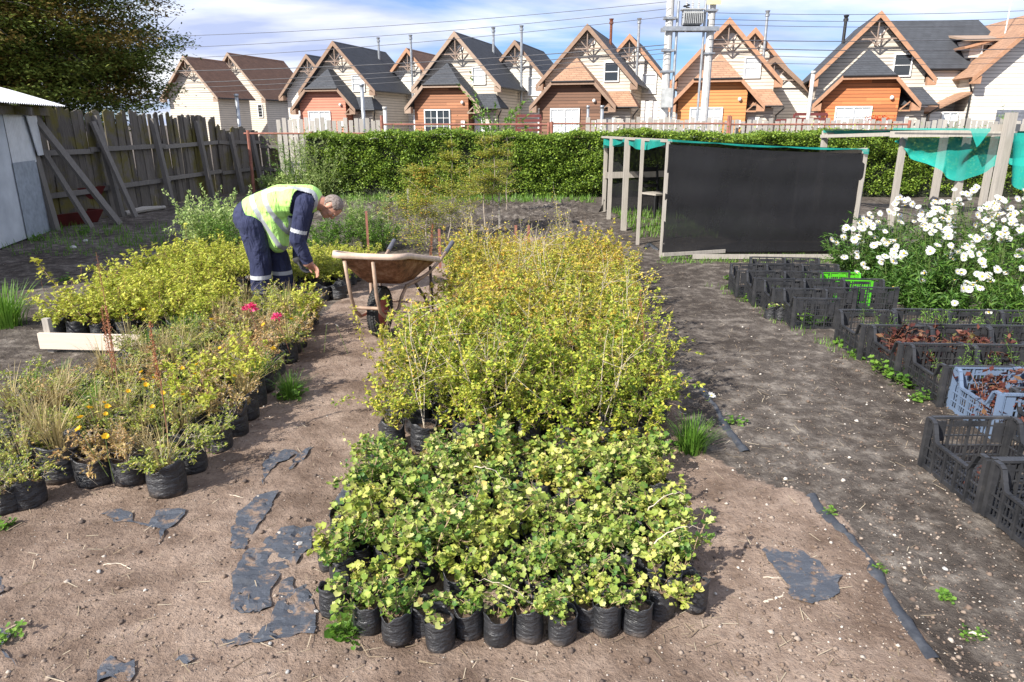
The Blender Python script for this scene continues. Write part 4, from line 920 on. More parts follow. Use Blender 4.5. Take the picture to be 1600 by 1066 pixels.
# ---------------------------------------------------------------- crates
def crate_mesh(name, m, L=.45, W=.40, H=.28, dip=.10, t=.009):
    mb = MB()
    def lattice(o, du, length, n_out, ztop, ribs, cols):
        # o: start, du: direction, ztop(u) -> rim height; bars built as little boxes
        o, du, n_out = Vector(o), Vector(du), Vector(n_out)
        def bx(u0, u1, z0, z1, th, off=0.):
            c = o + du * (u0 + u1) / 2 + n_out * off; ex, ey = abs(du.x) * (u1 - u0) + abs(n_out.x) * th, abs(du.y) * (u1 - u0) + abs(n_out.y) * th
            mb.box(c.x, c.y, (z0 + z1) / 2, ex, ey, z1 - z0)
        for i in range(ribs + 1):
            u = length * i / ribs; u0 = max(0, min(length - .011, u - .0055)); bx(u0, u0 + .011, 0.0, ztop(u) - .004, t * 1.5, .002)
        zr = [.004, .062, .118, .172, .226]
        for k, z in enumerate(zr):
            for i in range(ribs):
                ua, ub = length * i / ribs, length * (i + 1) / ribs; zt = min(ztop(ua), ztop(ub))
                if z + .012 < zt - .012: bx(ua + .0058, ub - .0058, z, z + (.022 if k == 0 else .007), t * .9, .0007 * (k % 2))
        for i in range(ribs):
            ua, ub = length * i / ribs, length * (i + 1) / ribs
            for c in range(1, cols):
                u = ua + (ub - ua) * c / cols; zt = min(ztop(ua), ztop(ub)) - .02
                bx(u - .0016, u + .0016, .03, zt, t * .6, -.001)
        # rim
        n = 24
        for i in range(n):
            ua, ub = length * i / n, length * (i + 1) / n; za, zb = ztop(ua), ztop(ub); p0 = o + du * (ua - .001) + Vector((0, 0, za - .007)); p1 = o + du * (ub + .001) + Vector((0, 0, zb - .007))
            mb.beam(p0 + n_out * .004, p1 + n_out * .004, .021, .013)
    def dipf(u):
        x = min(u, L - u) / L
        s = min(1, max(0, (x - .10) / .12)); s = s * s * (3 - 2 * s); return H - dip * s
    flat = lambda u: H
    hw, hl = W / 2, L / 2
    lattice((-hw, -hl, 0), (0, 1, 0), L, (-1, 0, 0), dipf, 5, 4); lattice((hw, -hl, 0), (0, 1, 0), L, (1, 0, 0), dipf, 5, 4)
    lattice((-hw + .013, -hl, 0), (1, 0, 0), W - .026, (0, -1, 0), flat, 4, 4); lattice((-hw + .013, hl, 0), (1, 0, 0), W - .026, (0, 1, 0), flat, 4, 4)
    # grip plate on the end walls
    for s in (-1, 1):
        mb.box(0, s * (hl + .001), .245, W * .40, .008, .022); mb.box(-W * .36, s * (hl + .001), .20, W * .12, .009, .11); mb.box(W * .36, s * (hl + .001), .19, W * .12, .009, .11)
        for k in (-1, 1): mb.box(k * hw, s * hl, H / 2 - .004, .026, .026, H - .012)
    for i in range(9): mb.box(-hw + W * (i + .5) / 9, 0, .012, .022, L - .02, .008)
    for i in range(9): mb.box(0, -hl + L * (i + .5) / 9, .0125, W - .02, .02, .0065)
    return mb.mesh(name, m)
b = NB('black_crate_plastic'); n1 = b.noise(6, 6, .7); b.set(col=b.ramp(n1, [(.4, (.020, .021, .024)), (.62, (.042, .042, .045)), (.8, (.12, .105, .09))]), rough=.45); CRM = b.m
CR_B = crate_mesh('black_crate', CRM); CR_U = crate_mesh('blue_grey_crate', M_plain('blue_grey_plastic', (.13, .18, .27), .45, 0, .1)); CR_G = crate_mesh('green_crate', M_plain('lime_plastic', (.08, .42, .015), .45, 0, .08))
crates = []
def crate(x, y, lab, me=CR_B, sx=1., sy=1., rz=-.05, grp='black plastic crates along the dark path', nm='black_crate'):
    o = link(nm, me, None, (x, y, gz(x, y) + .002), rz); o.scale = (sx, sy, 1); tag(o, lab, 'crate', grp); crates.append((x, y)); return o
ORD = ['first', 'second', 'third', 'fourth', 'fifth', 'sixth', 'seventh', 'eighth', 'ninth', 'tenth', 'eleventh', 'twelfth', 'thirteenth', 'fourteenth', 'fifteenth', 'sixteenth', 'seventeenth', 'eighteenth', 'nineteenth', 'twentieth', 'twenty-first', 'twenty-second', 'twenty-third', 'twenty-fourth', 'twenty-fifth', 'twenty-sixth', 'twenty-seventh', 'twenty-eighth', 'twenty-ninth', 'thirtieth']
seedspots = []
for r_ in range(4):
    y = 7.22 - .385 * r_; x = 2.50 + .045 * r_
    crate(x, y, f'black crate, {ORD[r_]} from the screen in the path-side column of the far crate block', sx=.90, sy=.83, rz=-.10)
for c_ in (1, 2):
    for r_ in range(4):
        y = 7.60 - .385 * r_ - .0 * c_; x = 2.50 + .375 * c_ + .045 * (r_ - 1)
        if c_ == 2 and r_ == 2: crate(x, y, 'bright lime green crate among the black ones beside the daisies', CR_G, .90, .83, -.10, None, 'green_crate').scale[2] = .94
        else: crate(x, y, f'black crate, {ORD[r_]} from the screen in the {"middle" if c_ == 1 else "daisy-side"} column of the far crate block', sx=.90, sy=.83, rz=-.10)
for c_ in range(4):
    for r_ in range(4):
        x, y = 2.83 + .43 * c_ + .035 * r_, 5.26 - .462 * r_ + .0 * c_
        if c_ == 2 and r_ > 2 or c_ == 3 and r_ > 0: continue
        if c_ == 0 and r_ == 3: crate(x, y, 'blue grey crate of reddish seedlings, the only pale one on the path', CR_U, 1, 1, -.05, None, 'blue_grey_crate')
        elif c_ == 1 and r_ == 3: crate(x, y, 'black crate right beside the blue grey crate', sx=1, sy=1)
        else: crate(x, y, f'black crate in row {["one", "two", "three", "four"][r_]} behind the blue grey crate, {["path-side", "second", "third", "outermost"][c_]} column')
        seedspots.append((x, y, c_, r_))
crate(2.345, 3.09, 'nearly empty black crate standing out on the path below the blue grey one', sx=1.05, sy=1.02, rz=.0)
crate(2.355, 2.59, 'nearest black crate cut off at the lower right corner', sx=1.05, sy=1.02, rz=.0)
crate(3.03, 3.50, 'black crate at the right edge just below the blue grey crate'); crate(3.03, 3.0, 'black crate at the right edge beside the nearly empty one')

# ---------------------------------------------------------------- leaf materials
L_goose = M_leaf('gooseberry_leaf', [(0, (.03, .09, .015)), (.2, (.08, .18, .03)), (.45, (.22, .32, .05)), (.72, (.42, .47, .11)), (.90, (.60, .58, .26)), (.95, (.60, .42, .10)), (1, (.36, .17, .08))], .3)
L_goosey = M_leaf('yellow_gooseberry_leaf', [(0, (.10, .19, .03)), (.4, (.34, .40, .06)), (.8, (.58, .56, .16)), (.95, (.60, .44, .08)), (1, (.48, .18, .05))], .3)
L_bush = M_leaf('thorn_bush_leaf', [(0, (.08, .14, .02)), (.22, (.24, .30, .04)), (.5, (.50, .46, .06)), (.8, (.70, .56, .09)), (.93, (.68, .34, .07)), (1, (.52, .14, .05))], .35)
L_bushg = M_leaf('thorn_bush_green_leaf', [(0, (.07, .16, .02)), (.35, (.25, .34, .035)), (.75, (.52, .54, .07)), (.95, (.70, .60, .10)), (1, (.60, .25, .06))], .35)
L_lime = M_leaf('lime_leaf', [(0, (.18, .26, .025)), (.5, (.46, .50, .06)), (1, (.66, .62, .12))], .35)
L_olive = M_leaf('olive_leaf', [(0, (.06, .12, .02)), (.35, (.22, .29, .04)), (.7, (.44, .46, .08)), (.9, (.56, .44, .14)), (1, (.50, .20, .07))], .3)
L_straw = M_leaf('dry_blade', [(0, (.20, .17, .06)), (.5, (.42, .34, .15)), (1, (.50, .38, .22))], .2)
L_green = M_leaf('fresh_green_leaf', [(0, (.05, .13, .015)), (.6, (.14, .28, .035)), (1, (.26, .40, .07))], .35)
L_silver = M_leaf('silvery_green_leaf', [(0, (.14, .25, .06)), (.5, (.36, .48, .15)), (1, (.58, .64, .28))], .35)
L_red = M_leaf('red_seedling_leaf', [(0, (.035, .014, .011)), (.45, (.115, .03, .022)), (.72, (.19, .07, .04)), (1, (.11, .15, .04))], .3)
L_gold = M_leaf('gold_leaf', [(0, (.28, .30, .03)), (1, (.60, .52, .07))], .35)
L_daisy = M_leaf('daisy_leaf', [(0, (.03, .085, .012)), (.6, (.08, .18, .025)), (1, (.18, .30, .05))], .3)
STEM_T = M_plain('tan_twig', (.36, .25, .16), .8, var=.35); STEM_R = M_plain('reddish_twig', (.26, .12, .07), .8, var=.3); STEM_G = M_plain('green_stem', (.14, .20, .05), .7, var=.3); STEM_W = M_plain('pale_twig', (.55, .47, .37), .8, var=.2)
def variants(n, seed, leafm, stemm, **k):
    out = []
    for i in range(n):
        rg = np.random.default_rng(seed + i); kk = dict(k); (sv, sf), (lv, lf) = shrub(rg, **kk)
        out.append((npmesh('foliage', lv, lf, leafm), npmesh('stem', sv, sf, stemm)))
    return out
def blades(n, seed, count, h, spread, wd, m, r0=.04):
    out = []
    for i in range(n):
        rg = np.random.default_rng(seed + i); parts = []
        for _ in range(count):
            a = rg.uniform(0, 6.28); sp = rg.uniform(0, spread); L = h * rg.uniform(.5, 1.1); b0 = np.array([math.cos(a), math.sin(a), 0]) * rg.uniform(0, r0); k = 5
            sd = np.array([-math.sin(a), math.cos(a), 0]); V = []
            for j in range(k + 1):
                t = j / k; p = b0 + np.array([math.cos(a) * sp * t ** 1.6 * L, math.sin(a) * sp * t ** 1.6 * L, L * t * (1 - .35 * sp * t)]); w2 = wd * (1 - t) ** .6 / 2 + .0003; V += [p - sd * w2, p + sd * w2]
            T = []
            for j in range(k): T += [(2 * j, 2 * j + 1, 2 * j + 3), (2 * j, 2 * j + 3, 2 * j + 2)]
            parts.append((np.array(V), np.array(T)))
        V, T = cat_(parts); out.append(npmesh('blades', V, T, m))
    return out

# ---------------------------------------------------------------- nursery bags
b = NB('bag_plastic'); sp_ = b.n('ShaderNodeSeparateXYZ', {0: b.coord()}); n1 = b.noise(9, 5, .7); 
dust = b.ramp(b.math('ADD', b.math('MULTIPLY', b.math('SUBTRACT', n1, .5), 1.6), b.math('SUBTRACT', .55, b.math('MULTIPLY', sp_.outputs['Z'], 7))), [(.42, 0.), (.8, .75)])
c = b.mix(dust, b.ramp(n1, [(.3, (.018, .019, .021)), (.7, (.045, .046, .052))]), (.15, .115, .09))
b.set(col=c, rough=b.ramp(n1, [(.3, .30), (.7, .5)]), spec=.5); b.bump(b.math('ADD', b.noise(14, 5, .6, stretch=(1, 1, 2.6)), b.math('MULTIPLY', b.noise(60, 3, stretch=(.6, .6, 2.0)), .25)), .020, .9); BAG = b.m
SOIL = M_plain('potting_soil', (.11, .075, .05), .95, var=.5, scale=40, bump=.02)
def bag_mesh(seed, r, h, n=32):
    rg = np.random.default_rng(seed); ph = rg.uniform(0, 6.28, 8); prof = [(.80, 0), (.97, .03), (1.0, .18), (1.02, .45), (.98, .72), (.99, .93), (1.03, 1.0), (.99, 1.015), (.94, .97), (.92, .80)]
    V = []
    for j, (a, z) in enumerate(prof):
        for k in range(n):
            t = 2 * math.pi * k / n
            rr = r * a * (1 + .035 * math.sin(2 * t + ph[0]) + .03 * math.sin(3 * t + ph[1] + z * 2) + .018 * math.sin(7 * t + ph[2] + z * 5) * z + .012 * math.sin(11 * t + ph[3]))
            rim = (.10 * math.sin(t * 2 + ph[4]) + .06 * math.sin(t * 3 + ph[5]) + .03 * math.sin(t * 7 + ph[6])) * max(0, z - .6) / .4
            V.append((rr * math.cos(t), rr * math.sin(t), h * (z + rim)))
    T = []
    for j in range(len(prof) - 1):
        for k in range(n): T.append((j * n + k, j * n + (k + 1) % n, (j + 1) * n + (k + 1) % n, (j + 1) * n + k))
    return npmesh('bag', V, T, BAG, smooth=True)
def soil_mesh(r, h):
    V = [(0, 0, h * .80)]; n = 20; rg = np.random.default_rng(int(r * 1e4))
    for q in (.5, .97):
        for k in range(n): V.append((r * q * math.cos(2 * math.pi * k / n), r * q * math.sin(2 * math.pi * k / n), h * (.79 + rg.uniform(-.03, .03))))
    T = [(0, 1 + k, 1 + (k + 1) % n) for k in range(n)]
    for k in range(n): a, b2, c2, d2 = 1 + k, 1 + (k + 1) % n, 1 + n + (k + 1) % n, 1 + n + k; T += [(a, d2, c2), (a, c2, b2)]
    return npmesh('soil', V, T, SOIL)
BAG_S = [bag_mesh(20 + i, .050, .112) for i in range(5)]; SOIL_S = soil_mesh(.047, .112)
BAG_M = [bag_mesh(40 + i, .070, .15) for i in range(4)]; SOIL_M = soil_mesh(.066, .15)
BAG_L = [bag_mesh(60 + i, .088, .155) for i in range(4)]; SOIL_L = soil_mesh(.083, .155)
RG = random.Random(77)
def potted(nm, lab, cat, grp, x, y, var, bags, soil=None, s=1., fs=1., rz=None, h0=.09, extra=None, low=None):
    rz = RG.uniform(0, 6.28) if rz is None else rz
    r_ = thing(nm, lab, cat, (x, y, gz(x, y) - .004), rz, grp); r_.scale = (s, s, s)
    link('bag', RG.choice(bags), r_)
    if soil: link('soil', soil, r_)
    if var:
        f = link('foliage', var[0], r_, (0, 0, h0)); st = link('stem', var[1], r_, (0, 0, h0)); z = RG.uniform(0, 6.28)
        for o in (f, st): o.scale = (fs, fs, fs); o.rotation_euler = (0, 0, z)
    if low: link('low_foliage', low[0], r_, (0, -.03, .06)); link('low_stem', low[1], r_, (0, -.03, .06))
    if extra: link('grass_blades', extra, r_, (0, 0, h0))
    return r_
V_goose = [v for i in range(12) for v in variants(1, 100 + i, L_goosey if i % 3 == 0 else L_goose, STEM_T, nst=5 + i % 3, h=.12 + .017 * (i % 4), spread=.85, leaf_n=150 + 16 * (i % 4), size=(.008, .031), tpl=T_LOBED, up=.5, sub=4, wander=.30, off=.010, rbase=.025, r=.0022, along=.2)]
V_gsmall = variants(5, 130, L_goose, STEM_T, nst=3, h=.10, spread=.7, leaf_n=24, size=(.016, .032), tpl=T_LOBED, up=1.0, sub=1, wander=.25, off=.01, rbase=.015, r=.002, along=.2)
V_bush = variants(8, 200, L_bush, STEM_T, nst=7, h=.42, spread=.42, leaf_n=1150, size=(.014, .031), up=.5, sub=6, wander=.10, off=.0035, clus=5, rbase=.035, r=.0022, tmin=.1)
V_bushg = variants(6, 230, L_bushg, STEM_T, nst=8, h=.42, spread=.52, leaf_n=1350, size=(.014, .033), up=.5, sub=6, wander=.12, off=.004, clus=5, rbase=.035, r=.0022, tmin=.0)
V_low = variants(3, 250, L_bushg, STEM_T, nst=12, h=.2, spread=1.3, leaf_n=700, size=(.014, .034), up=.7, sub=3, wander=.2, off=.006, clus=4, rbase=.06)
V_wild = variants(4, 260, L_bush, STEM_W, nst=3, h=.68, spread=.35, leaf_n=330, size=(.012, .022), up=.5, sub=4, wander=.13, off=.01, rbase=.02, r=.0028, tmin=.2)
L_rusty = M_leaf('rusty_dry_leaf', [(0, (.16, .17, .04)), (.4, (.42, .30, .10)), (.75, (.55, .38, .17)), (1, (.48, .17, .07))], .3)
V_olive = [v for i in range(9) for v in variants(1, 300 + i, L_rusty if i % 3 == 1 else L_olive, STEM_W, nst=13, h=.20, spread=1.3, droop=.12, clus=3, leaf_n=850, size=(.010, .024), up=.5, sub=4, wander=.25, off=.005, rbase=.05, r=.0017, along=.3)]
V_lime = variants(5, 340, L_lime, STEM_T, nst=12, h=.22, spread=.85, leaf_n=1000, size=(.014, .028), up=.7, sub=4, wander=.15, off=.006, clus=4, rbase=.06, r=.002, tmin=.25)
V_yel = variants(6, 370, L_lime, STEM_R, nst=8, h=.32, spread=.7, leaf_n=560, size=(.018, .040), up=.6, sub=3, wander=.17, off=.006, clus=4, rbase=.05, r=.0023)
B_dry = blades(4, 400, 70, .26, .9, .0028, L_straw); B_green = blades(3, 420, 60, .2, .8, .004, L_green)

def in_w(x, y, poly): return bool(inpoly(np.array([x]), np.array([y]), poly)[0])
# --- front green bed
GF = 'young gooseberry plants in small black bags'
front = [(525, 972, 0), (577, 999, 1), (622, 1017, 1), (664, 1000, 2), (688, 1023, 1), (733, 1007, 1), (778, 1015, 1), (826, 1010, 1), (878, 1013, 1), (918, 990, 2), (946, 998, 1), (994, 998, 1), (1030, 975, 1), (1082, 961, 1)]
nm_f = ['leaning bag with small green leaves', 'bag with a torn shiny rim and green sprig', 'bag with pale stems', 'mostly hidden bag behind its neighbours',
        'lowest front bag with bare soil showing', 'bag with a reddish stem', 'bag with round leaves over its rim', 'bag with orange stems and a yellow flower', 'wide bag with a greyish twig',
        'darker bag set slightly back', 'bag with orange and red autumn leaves', 'smooth bag with a low green sprig', 'dark bag before the right corner', 'bag with one bare twig and soil']
used = []
for i, (px, py, kd) in enumerate(front):
    p = G(px, py - 12); v = V_gsmall[i % 5] if i in (0, 3, 4, 6, 11, 13) else V_goose[i % 9]
    potted('potted_gooseberry', f'{nm_f[i]}, {ORD[i]} from left in the front row', 'potted plant', GF, p.x, p.y, v, BAG_S, SOIL_S, s=RG.uniform(.97, 1.06), fs=.45 if i == 13 else .95, h0=.085); used.append((p.x, p.y))
row = 0; y = 2.22
RW = ['second', 'third', 'fourth', 'fifth', 'sixth', 'seventh', 'eighth', 'ninth', 'tenth', 'eleventh', 'twelfth', 'thirteenth', 'fourteenth', 'last']
cnt = 0
while y < 3.30:
    xl_ = -.64 - .06 * min(1, (y - 2) / 1.5) - (.06 if 2.3 < y < 2.7 else 0); xr_ = .66 + .10 * min(1, (y - 2) / 1.5)
    x = xl_ + (.055 if row % 2 else 0); k = 0
    while x < xr_ + .01:
        X_, Y_ = x + RG.uniform(-.012, .012), y + RG.uniform(-.012, .012)
        if all((X_ - a) ** 2 + (Y_ - b2) ** 2 > .098 ** 2 for a, b2 in used):
            end = 'leftmost' if k == 0 else ('rightmost' if x + .108 > xr_ + .01 else None)
            lab = f'gooseberry in black bag, {ORD[k]} from left in the {RW[min(row, 13)]} row of the green bed'
            potted('potted_gooseberry', lab, 'potted plant', GF, X_, Y_, (RG.choice(V_gsmall) if RG.random() < .10 else RG.choice(V_goose)), BAG_S, SOIL_S if row < 2 or end else None, s=RG.uniform(.95, 1.05), fs=RG.uniform(.85, 1.25), h0=.085); used.append((X_, Y_)); cnt += 1
        x += .108; k += 1
    y += .102; row += 1
# --- tall yellow bush bed behind it
GB = 'yellowing thorn bushes in black bags behind the green bed'
y = 3.53; row = 0
while y < 8.2:
    xl_ = -.66 + .15 * min(1, max(0, (y - 4.2) / .6)) - .10 * max(0, (y - 6.4) / 1.8); xr_ = .86 + .30 * min(1, (y - 3.8) / 3.5); x = xl_ + (.1 if row % 2 else 0); k = 0
    while x < xr_:
        X_, Y_ = x + RG.uniform(-.03, .03), y + RG.uniform(-.03, .03); end = 'left edge' if k == 0 else ('right edge' if x + .19 >= xr_ else None)
        g_ = RG.random() < max(.08, .75 - (y - 3.8) * .22)
        v = RG.choice(V_bushg if g_ else V_bush)
        if RG.random() < (.06 if row > 0 else .2): v = RG.choice(V_wild)
        w_ = ORD[row]
        if row == 0 and k < 2: lab = ['yellow green bush in folded shiny bag at the near left corner of the tall bed', 'bush beside the near left corner bag of the tall bed'][k]
        else: lab = f'{"green yellow" if g_ else "golden"} bush, {ORD[k]} from left in the {w_} row of the tall bed'
        potted('potted_bush', lab, 'potted bush', GB, X_, Y_, v, BAG_M, SOIL_M if row < 2 or end else None, s=RG.uniform(.95, 1.05), fs=RG.choice((.75, .88, .95, 1.0, 1.15)) * RG.uniform(.9, 1.08), h0=.11, low=V_low[k % 3] if row == 0 and k > 1 else None)
        x += .19; k += 1
    y += .185; row += 1
for px, py, v, s in ((1020, 712, V_wild[0], 1.0), (1165, 470, V_wild[1], .9), (560, 575, V_wild[2], .8), (1040, 640, V_wild[3], 1.0)):
    pass
# --- left bed
GL = 'mixed plants in black bags on the left'
pts = [(264, 772, 'single large upright black bag at the front of the left bed', V_olive[0], 1.0, B_dry[0]), (206, 755, 'squat black bag behind the large upright one, to its left', V_olive[1], .95, None), (152, 756, 'crumpled black bag of olive foliage, third from the large upright one', V_olive[4], 1.0, None),
       (100, 748, 'wide black bag full of dry golden grass', None, 1.25, B_dry[1]), (46, 790, 'black bag of reddish twigs and dark green leaves at the far left front', V_olive[5], .85, None), (10, 800, 'black bag cut by the left edge of the picture', V_olive[6], .8, None), (300, 738, 'black bag half hidden right of the large upright one', V_olive[2], .9, None), (232, 748, 'narrow torn grey-black bag tucked behind the large upright one', None, .8, B_dry[2])]
usedL = []
for px, py, lab, v, s, ex in pts:
    p = G(px, py - 4); potted('potted_plant', lab, 'potted plant', GL, p.x, p.y, v, BAG_L, SOIL_L, s=s, h0=.125, extra=ex); usedL.append((p.x, p.y))
def edgeR(y): return -1.57 - .22 * min(1, max(0, (y - 3.1) / 3.4))
def edgeL(y): return -2.72 if 4.30 < y < 5.50 else -2.35 - .85 * min(1, max(0, (y - 2.9) / 1.3)) - (.65 if y > 5.4 else 0)
y = 3.12; row = 0
while y < 8.5:
    x = edgeR(y); k = 0
    while x > edgeL(y):
        X_, Y_ = x + RG.uniform(-.03, .03), y + RG.uniform(-.03, .03)
        man_zone = 6.35 < Y_ < 7.15 and X_ > -2.85; gap = Y_ > 6.1 and X_ > -2.0 and Y_ < 6.9
        if not man_zone and not gap and all((X_ - a) ** 2 + (Y_ - b2) ** 2 > .15 ** 2 for a, b2 in usedL):
            e = RG.random(); ex = None
            if Y_ > 7.15 and X_ > -3.0: v = RG.choice(V_lime); kd = 'lime'; lab0 = 'lime green bush'
            elif Y_ > 5.4 and X_ < -2.5: v = RG.choice(V_yel if e < .75 else V_lime); kd = 'yel'; lab0 = 'yellow green bush'
            else:
                v = RG.choice(V_olive if e < .93 else V_yel); kd = 'olive'; lab0 = 'tangled olive plant'
                if RG.random() < .45: ex = RG.choice(B_dry if RG.random() < .7 else B_green)
            lab = f'{lab0}, {ORD[k]} in from the sand, {ORD[row]} row back'
            potted('potted_plant' if kd == 'olive' else 'potted_bush', lab, 'potted plant', GL, X_, Y_, v, BAG_M, SOIL_M if k == 0 else None, s=RG.uniform(.95, 1.15), fs=RG.uniform(.85, 1.15) * (.85 if kd == 'olive' and Y_ < 5.6 and X_ < -2.3 else 1.0), h0=.12, extra=ex); usedL.append((X_, Y_))
        x -= .205; k += 1
    y += .205; row += 1
# ---------------------------------------------------------------- flowers and spikes in the beds
def petal_flower(name, npet, Lp, wp, m_pet, m_c, rc, cup=.15, layers=1, seed=0):
    rg = random.Random(seed); mb = MB()
    for l in range(layers):
        for i in range(npet):
            a = 2 * math.pi * (i + .5 * l) / npet + rg.uniform(-.06, .06); L = Lp * rg.uniform(.9, 1.08) * (1 - .2 * l); c, s = math.cos(a), math.sin(a); dz = cup * L * (1 + l) + rg.uniform(-.12, .12) * L
            P_ = [(rc * .6, -.18), (L * .5, -.5), (L * .9, -.36), (L, 0), (L * .9, .36), (L * .5, .5), (rc * .6, .18)]
            mb.add([(c * x - s * y * wp, s * x + c * y * wp, dz * (x / L) ** 1.5 + .0006 * (i % 3) + .0015 * l) for x, y in P_], [tuple(range(7))])
    mb.mi = 1; mb.lathe([(.0004, rc * .55), (rc * .6, rc * .45), (rc, rc * .1), (rc * .8, -.001)], 10)
    return mb.mesh(name, [m_pet, m_c])
PW = M_leaf('white_petal', [(0, (.60, .60, .585)), (1, (.74, .74, .72))], .25); YC = M_plain('yellow_disc', (.75, .45, .03), .8, var=.25, scale=200); YP = M_leaf('yellow_petal', [(0, (.80, .50, .02)), (1, (.88, .62, .04))], .3)
PK = M_leaf('pink_petal', [(0, (.75, .03, .16)), (1, (.85, .10, .28))], .3); RUST = M_leaf('dock_seed', [(0, (.20, .07, .035)), (1, (.45, .18, .08))], .2)
DAISY = [petal_flower('daisy_flower', 17, .041, .0115, PW, YC, .0125, cup, 1, i) for i, cup in enumerate((.05, -.18, .2))]
YFL = petal_flower('yellow_flower', 6, .017, .012, YP, YC, .005, .3, 2)
WFL = petal_flower('white_flower', 10, .022, .008, PW, YC, .006)
def stem_flower(nm, me, lab, px, py, Y, cat='flower', grp=None, s=1., tilt=.5):
    p = AT(px, py, Y); r_ = thing(nm, lab, cat, (p.x, p.y, max(gz(p.x, p.y), 0)), 0, grp); z = p.z
    rg = random.Random(px); dx, dy = rg.uniform(-.06, .06), rg.uniform(.02, .1)
    MB().tube([(dx, dy, .05), (dx * .5, dy * .4, z * .6), (0, 0, z)], .0018, 5).build('stem', STEM_G, r_)
    o = link('flower_head', me, r_, (0, 0, z)); o.scale = (s, s, s); o.rotation_euler = (tilt, rg.uniform(-.4, .4), rg.uniform(0, 6))
yf = [(28, 676, 3.7), (294, 640, 3.75), (326, 612, 4.0), (380, 622, 3.9), (388, 602, 4.1), (388, 708, 3.3), (524, 585, 3.9), (596, 545, 4.3)]
yfl = [(124, 672), (126, 655), (140, 640), (163, 630), (168, 638), (165, 648), (221, 582), (224, 594), (228, 602), (240, 591), (254, 614), (255, 615), (238, 636), (285, 576), (304, 585), (308, 570), (272, 570), (286, 618), (344, 544), (366, 590), (427, 546), (455, 500), (412, 508), (198, 492), (225, 485), (165, 685), (200, 612), (330, 500)]
for i, (px, py) in enumerate(sorted(yfl)):
    Yd = G(px, py, .33).y; nb = ['near the golden grass bag', 'near the rusty dock spike', 'in the middle of the left bed', 'near the pink blooms'][0 if px < 180 else 1 if px < 260 else 2 if px < 400 else 3]
    stem_flower('yellow_flower', YFL, f'small yellow flower {nb}, {ORD[i]} from left', px, py, Yd, grp='small yellow flowers dotted over the left bed', s=RG.uniform(.7, 1.1))
for i, (px, py, lab) in enumerate(((362, 566, 'left white daisy of the trio in the left bed'), (372, 563, 'middle white daisy of the trio in the left bed'), (384, 562, 'right white daisy of the trio in the left bed'), (511, 508, 'tiny white flower on the bare right edge of the left bed'), (526, 511, 'second tiny white flower at the right edge of the left bed'))):
    stem_flower('white_flower', WFL, lab, px, py, G(px, py, .28).y, s=1.1 if i < 3 else .7, grp='white flowers in the left bed')
for i, (px, py, lab) in enumerate(((1100, 612, 'white daisy beside the short liner, left one'), (1112, 618, 'white daisy beside the short liner, right one'), (1066, 647, 'small white daisy at the right foot of the tall bed'))):
    stem_flower('white_flower', WFL, lab, px, py, G(px, py, .10).y, s=1.2, grp='white daisies right of the tall bed')
def pink(px, py, lab, s):
    p = AT(px, py, G(px, py, .38).y); r_ = thing('pink_bloom', lab, 'flower', (p.x, p.y, 0)); rg = np.random.default_rng(px); n = 60
    d = rg.normal(size=(n, 3)); d /= np.linalg.norm(d, axis=1)[:, None]; d[:, 2] = np.abs(d[:, 2])
    V, T = scat(T_LEAF, d * .022 * s + np.array([0, 0, p.z]), rots(rg, n, .3, d, .8), rg.uniform(.022, .036, n) * s); link('petals', npmesh('petals', V, T, PK), r_)
    MB().tube([(.05, .05, .1), (.02, .02, p.z * .7), (0, 0, p.z)], .003, 5).build('stem', STEM_R, r_)
    for k in range(0): pass
pink(390, 484, 'large pink rhododendron bloom at the man\'s feet', 1.35); pink(433, 497, 'smaller pink bloom right of the large one', .9)
def spike(px0, py0, px1, py1, lab, fr0=.35, m=RUST, nn=320, w_=.012, sz=(.008, .014), col=STEM_R):
    b0 = G(px0, py0, .12); top = AT(px1, py1, b0.y + .03); r_ = thing('dock_spike', lab, 'seed spike', (b0.x, b0.y, 0)); o = Vector((b0.x, b0.y, 0))
    MB().tube([Vector((0, 0, .02)), (b0 - o).lerp(top - o, .5) + Vector((.01, 0, 0)), top - o], [.0035, .003, .0012], 5).build('stem', col, r_)
    rg = np.random.default_rng(px0 + py0); t = rg.uniform(fr0, 1, nn) ** .9; a = np.array(b0 - o); c_ = np.array(top - o); pos = a + (c_ - a) * t[:, None] + rg.normal(size=(nn, 3)) * w_ * (1.15 - t)[:, None]
    V, T = scat(T_LEAF, pos, rots(rg, nn, 0), rg.uniform(*sz, nn)); link('seeds', npmesh('seeds', V, T, m), r_)
spike(262, 690, 234, 503, 'tall rusty dock spike rising from the middle of the left bed', .45); spike(176, 560, 150, 394, 'tall thin reddish stalk above the pine plank', .15, w_=.016, nn=160)
spike(185, 620, 165, 480, 'short reddish stalk in front of the pine plank', .3); spike(178, 610, 158, 480, 'brownish seed stalk crossing the pine plank', .4, nn=220)
spike(668, 470, 676, 350, 'pale rusty spike beyond the wheelbarrow handle', .5); spike(1008, 590, 1000, 452, 'thin orange stalk at the right edge of the tall bed', .6, nn=80)
def stake(px, pyb, pyt, Y, lab, m='red_pipe'):
    a = AT(px, pyt, Y); mb = MB(); mb.box(0, 0, a.z / 2, .03, .012, a.z); tag(link('stake', mb.mesh('stake', MT[m]), None, (a.x, Y, 0), .2), lab, 'stake')
stake(806, 370, 352, 8.9, 'orange marker stake beyond the far end of the tall bed'); stake(826, 370, 352, 9.1, 'orange marker stake right of its twin beyond the tall bed'); stake(686, 400, 358, 8.5, 'short rusty stake behind the wheelbarrow')
stake(572, 400, 330, 9.6, 'thin reddish stake among the weeds behind the man'); stake(637, 384, 295, 11.3, 'thin pale stake left of the young beech', 'wood_pale'); stake(780, 352, 300, 12.0, 'pale stake beside the slender saplings', 'wood_pale')
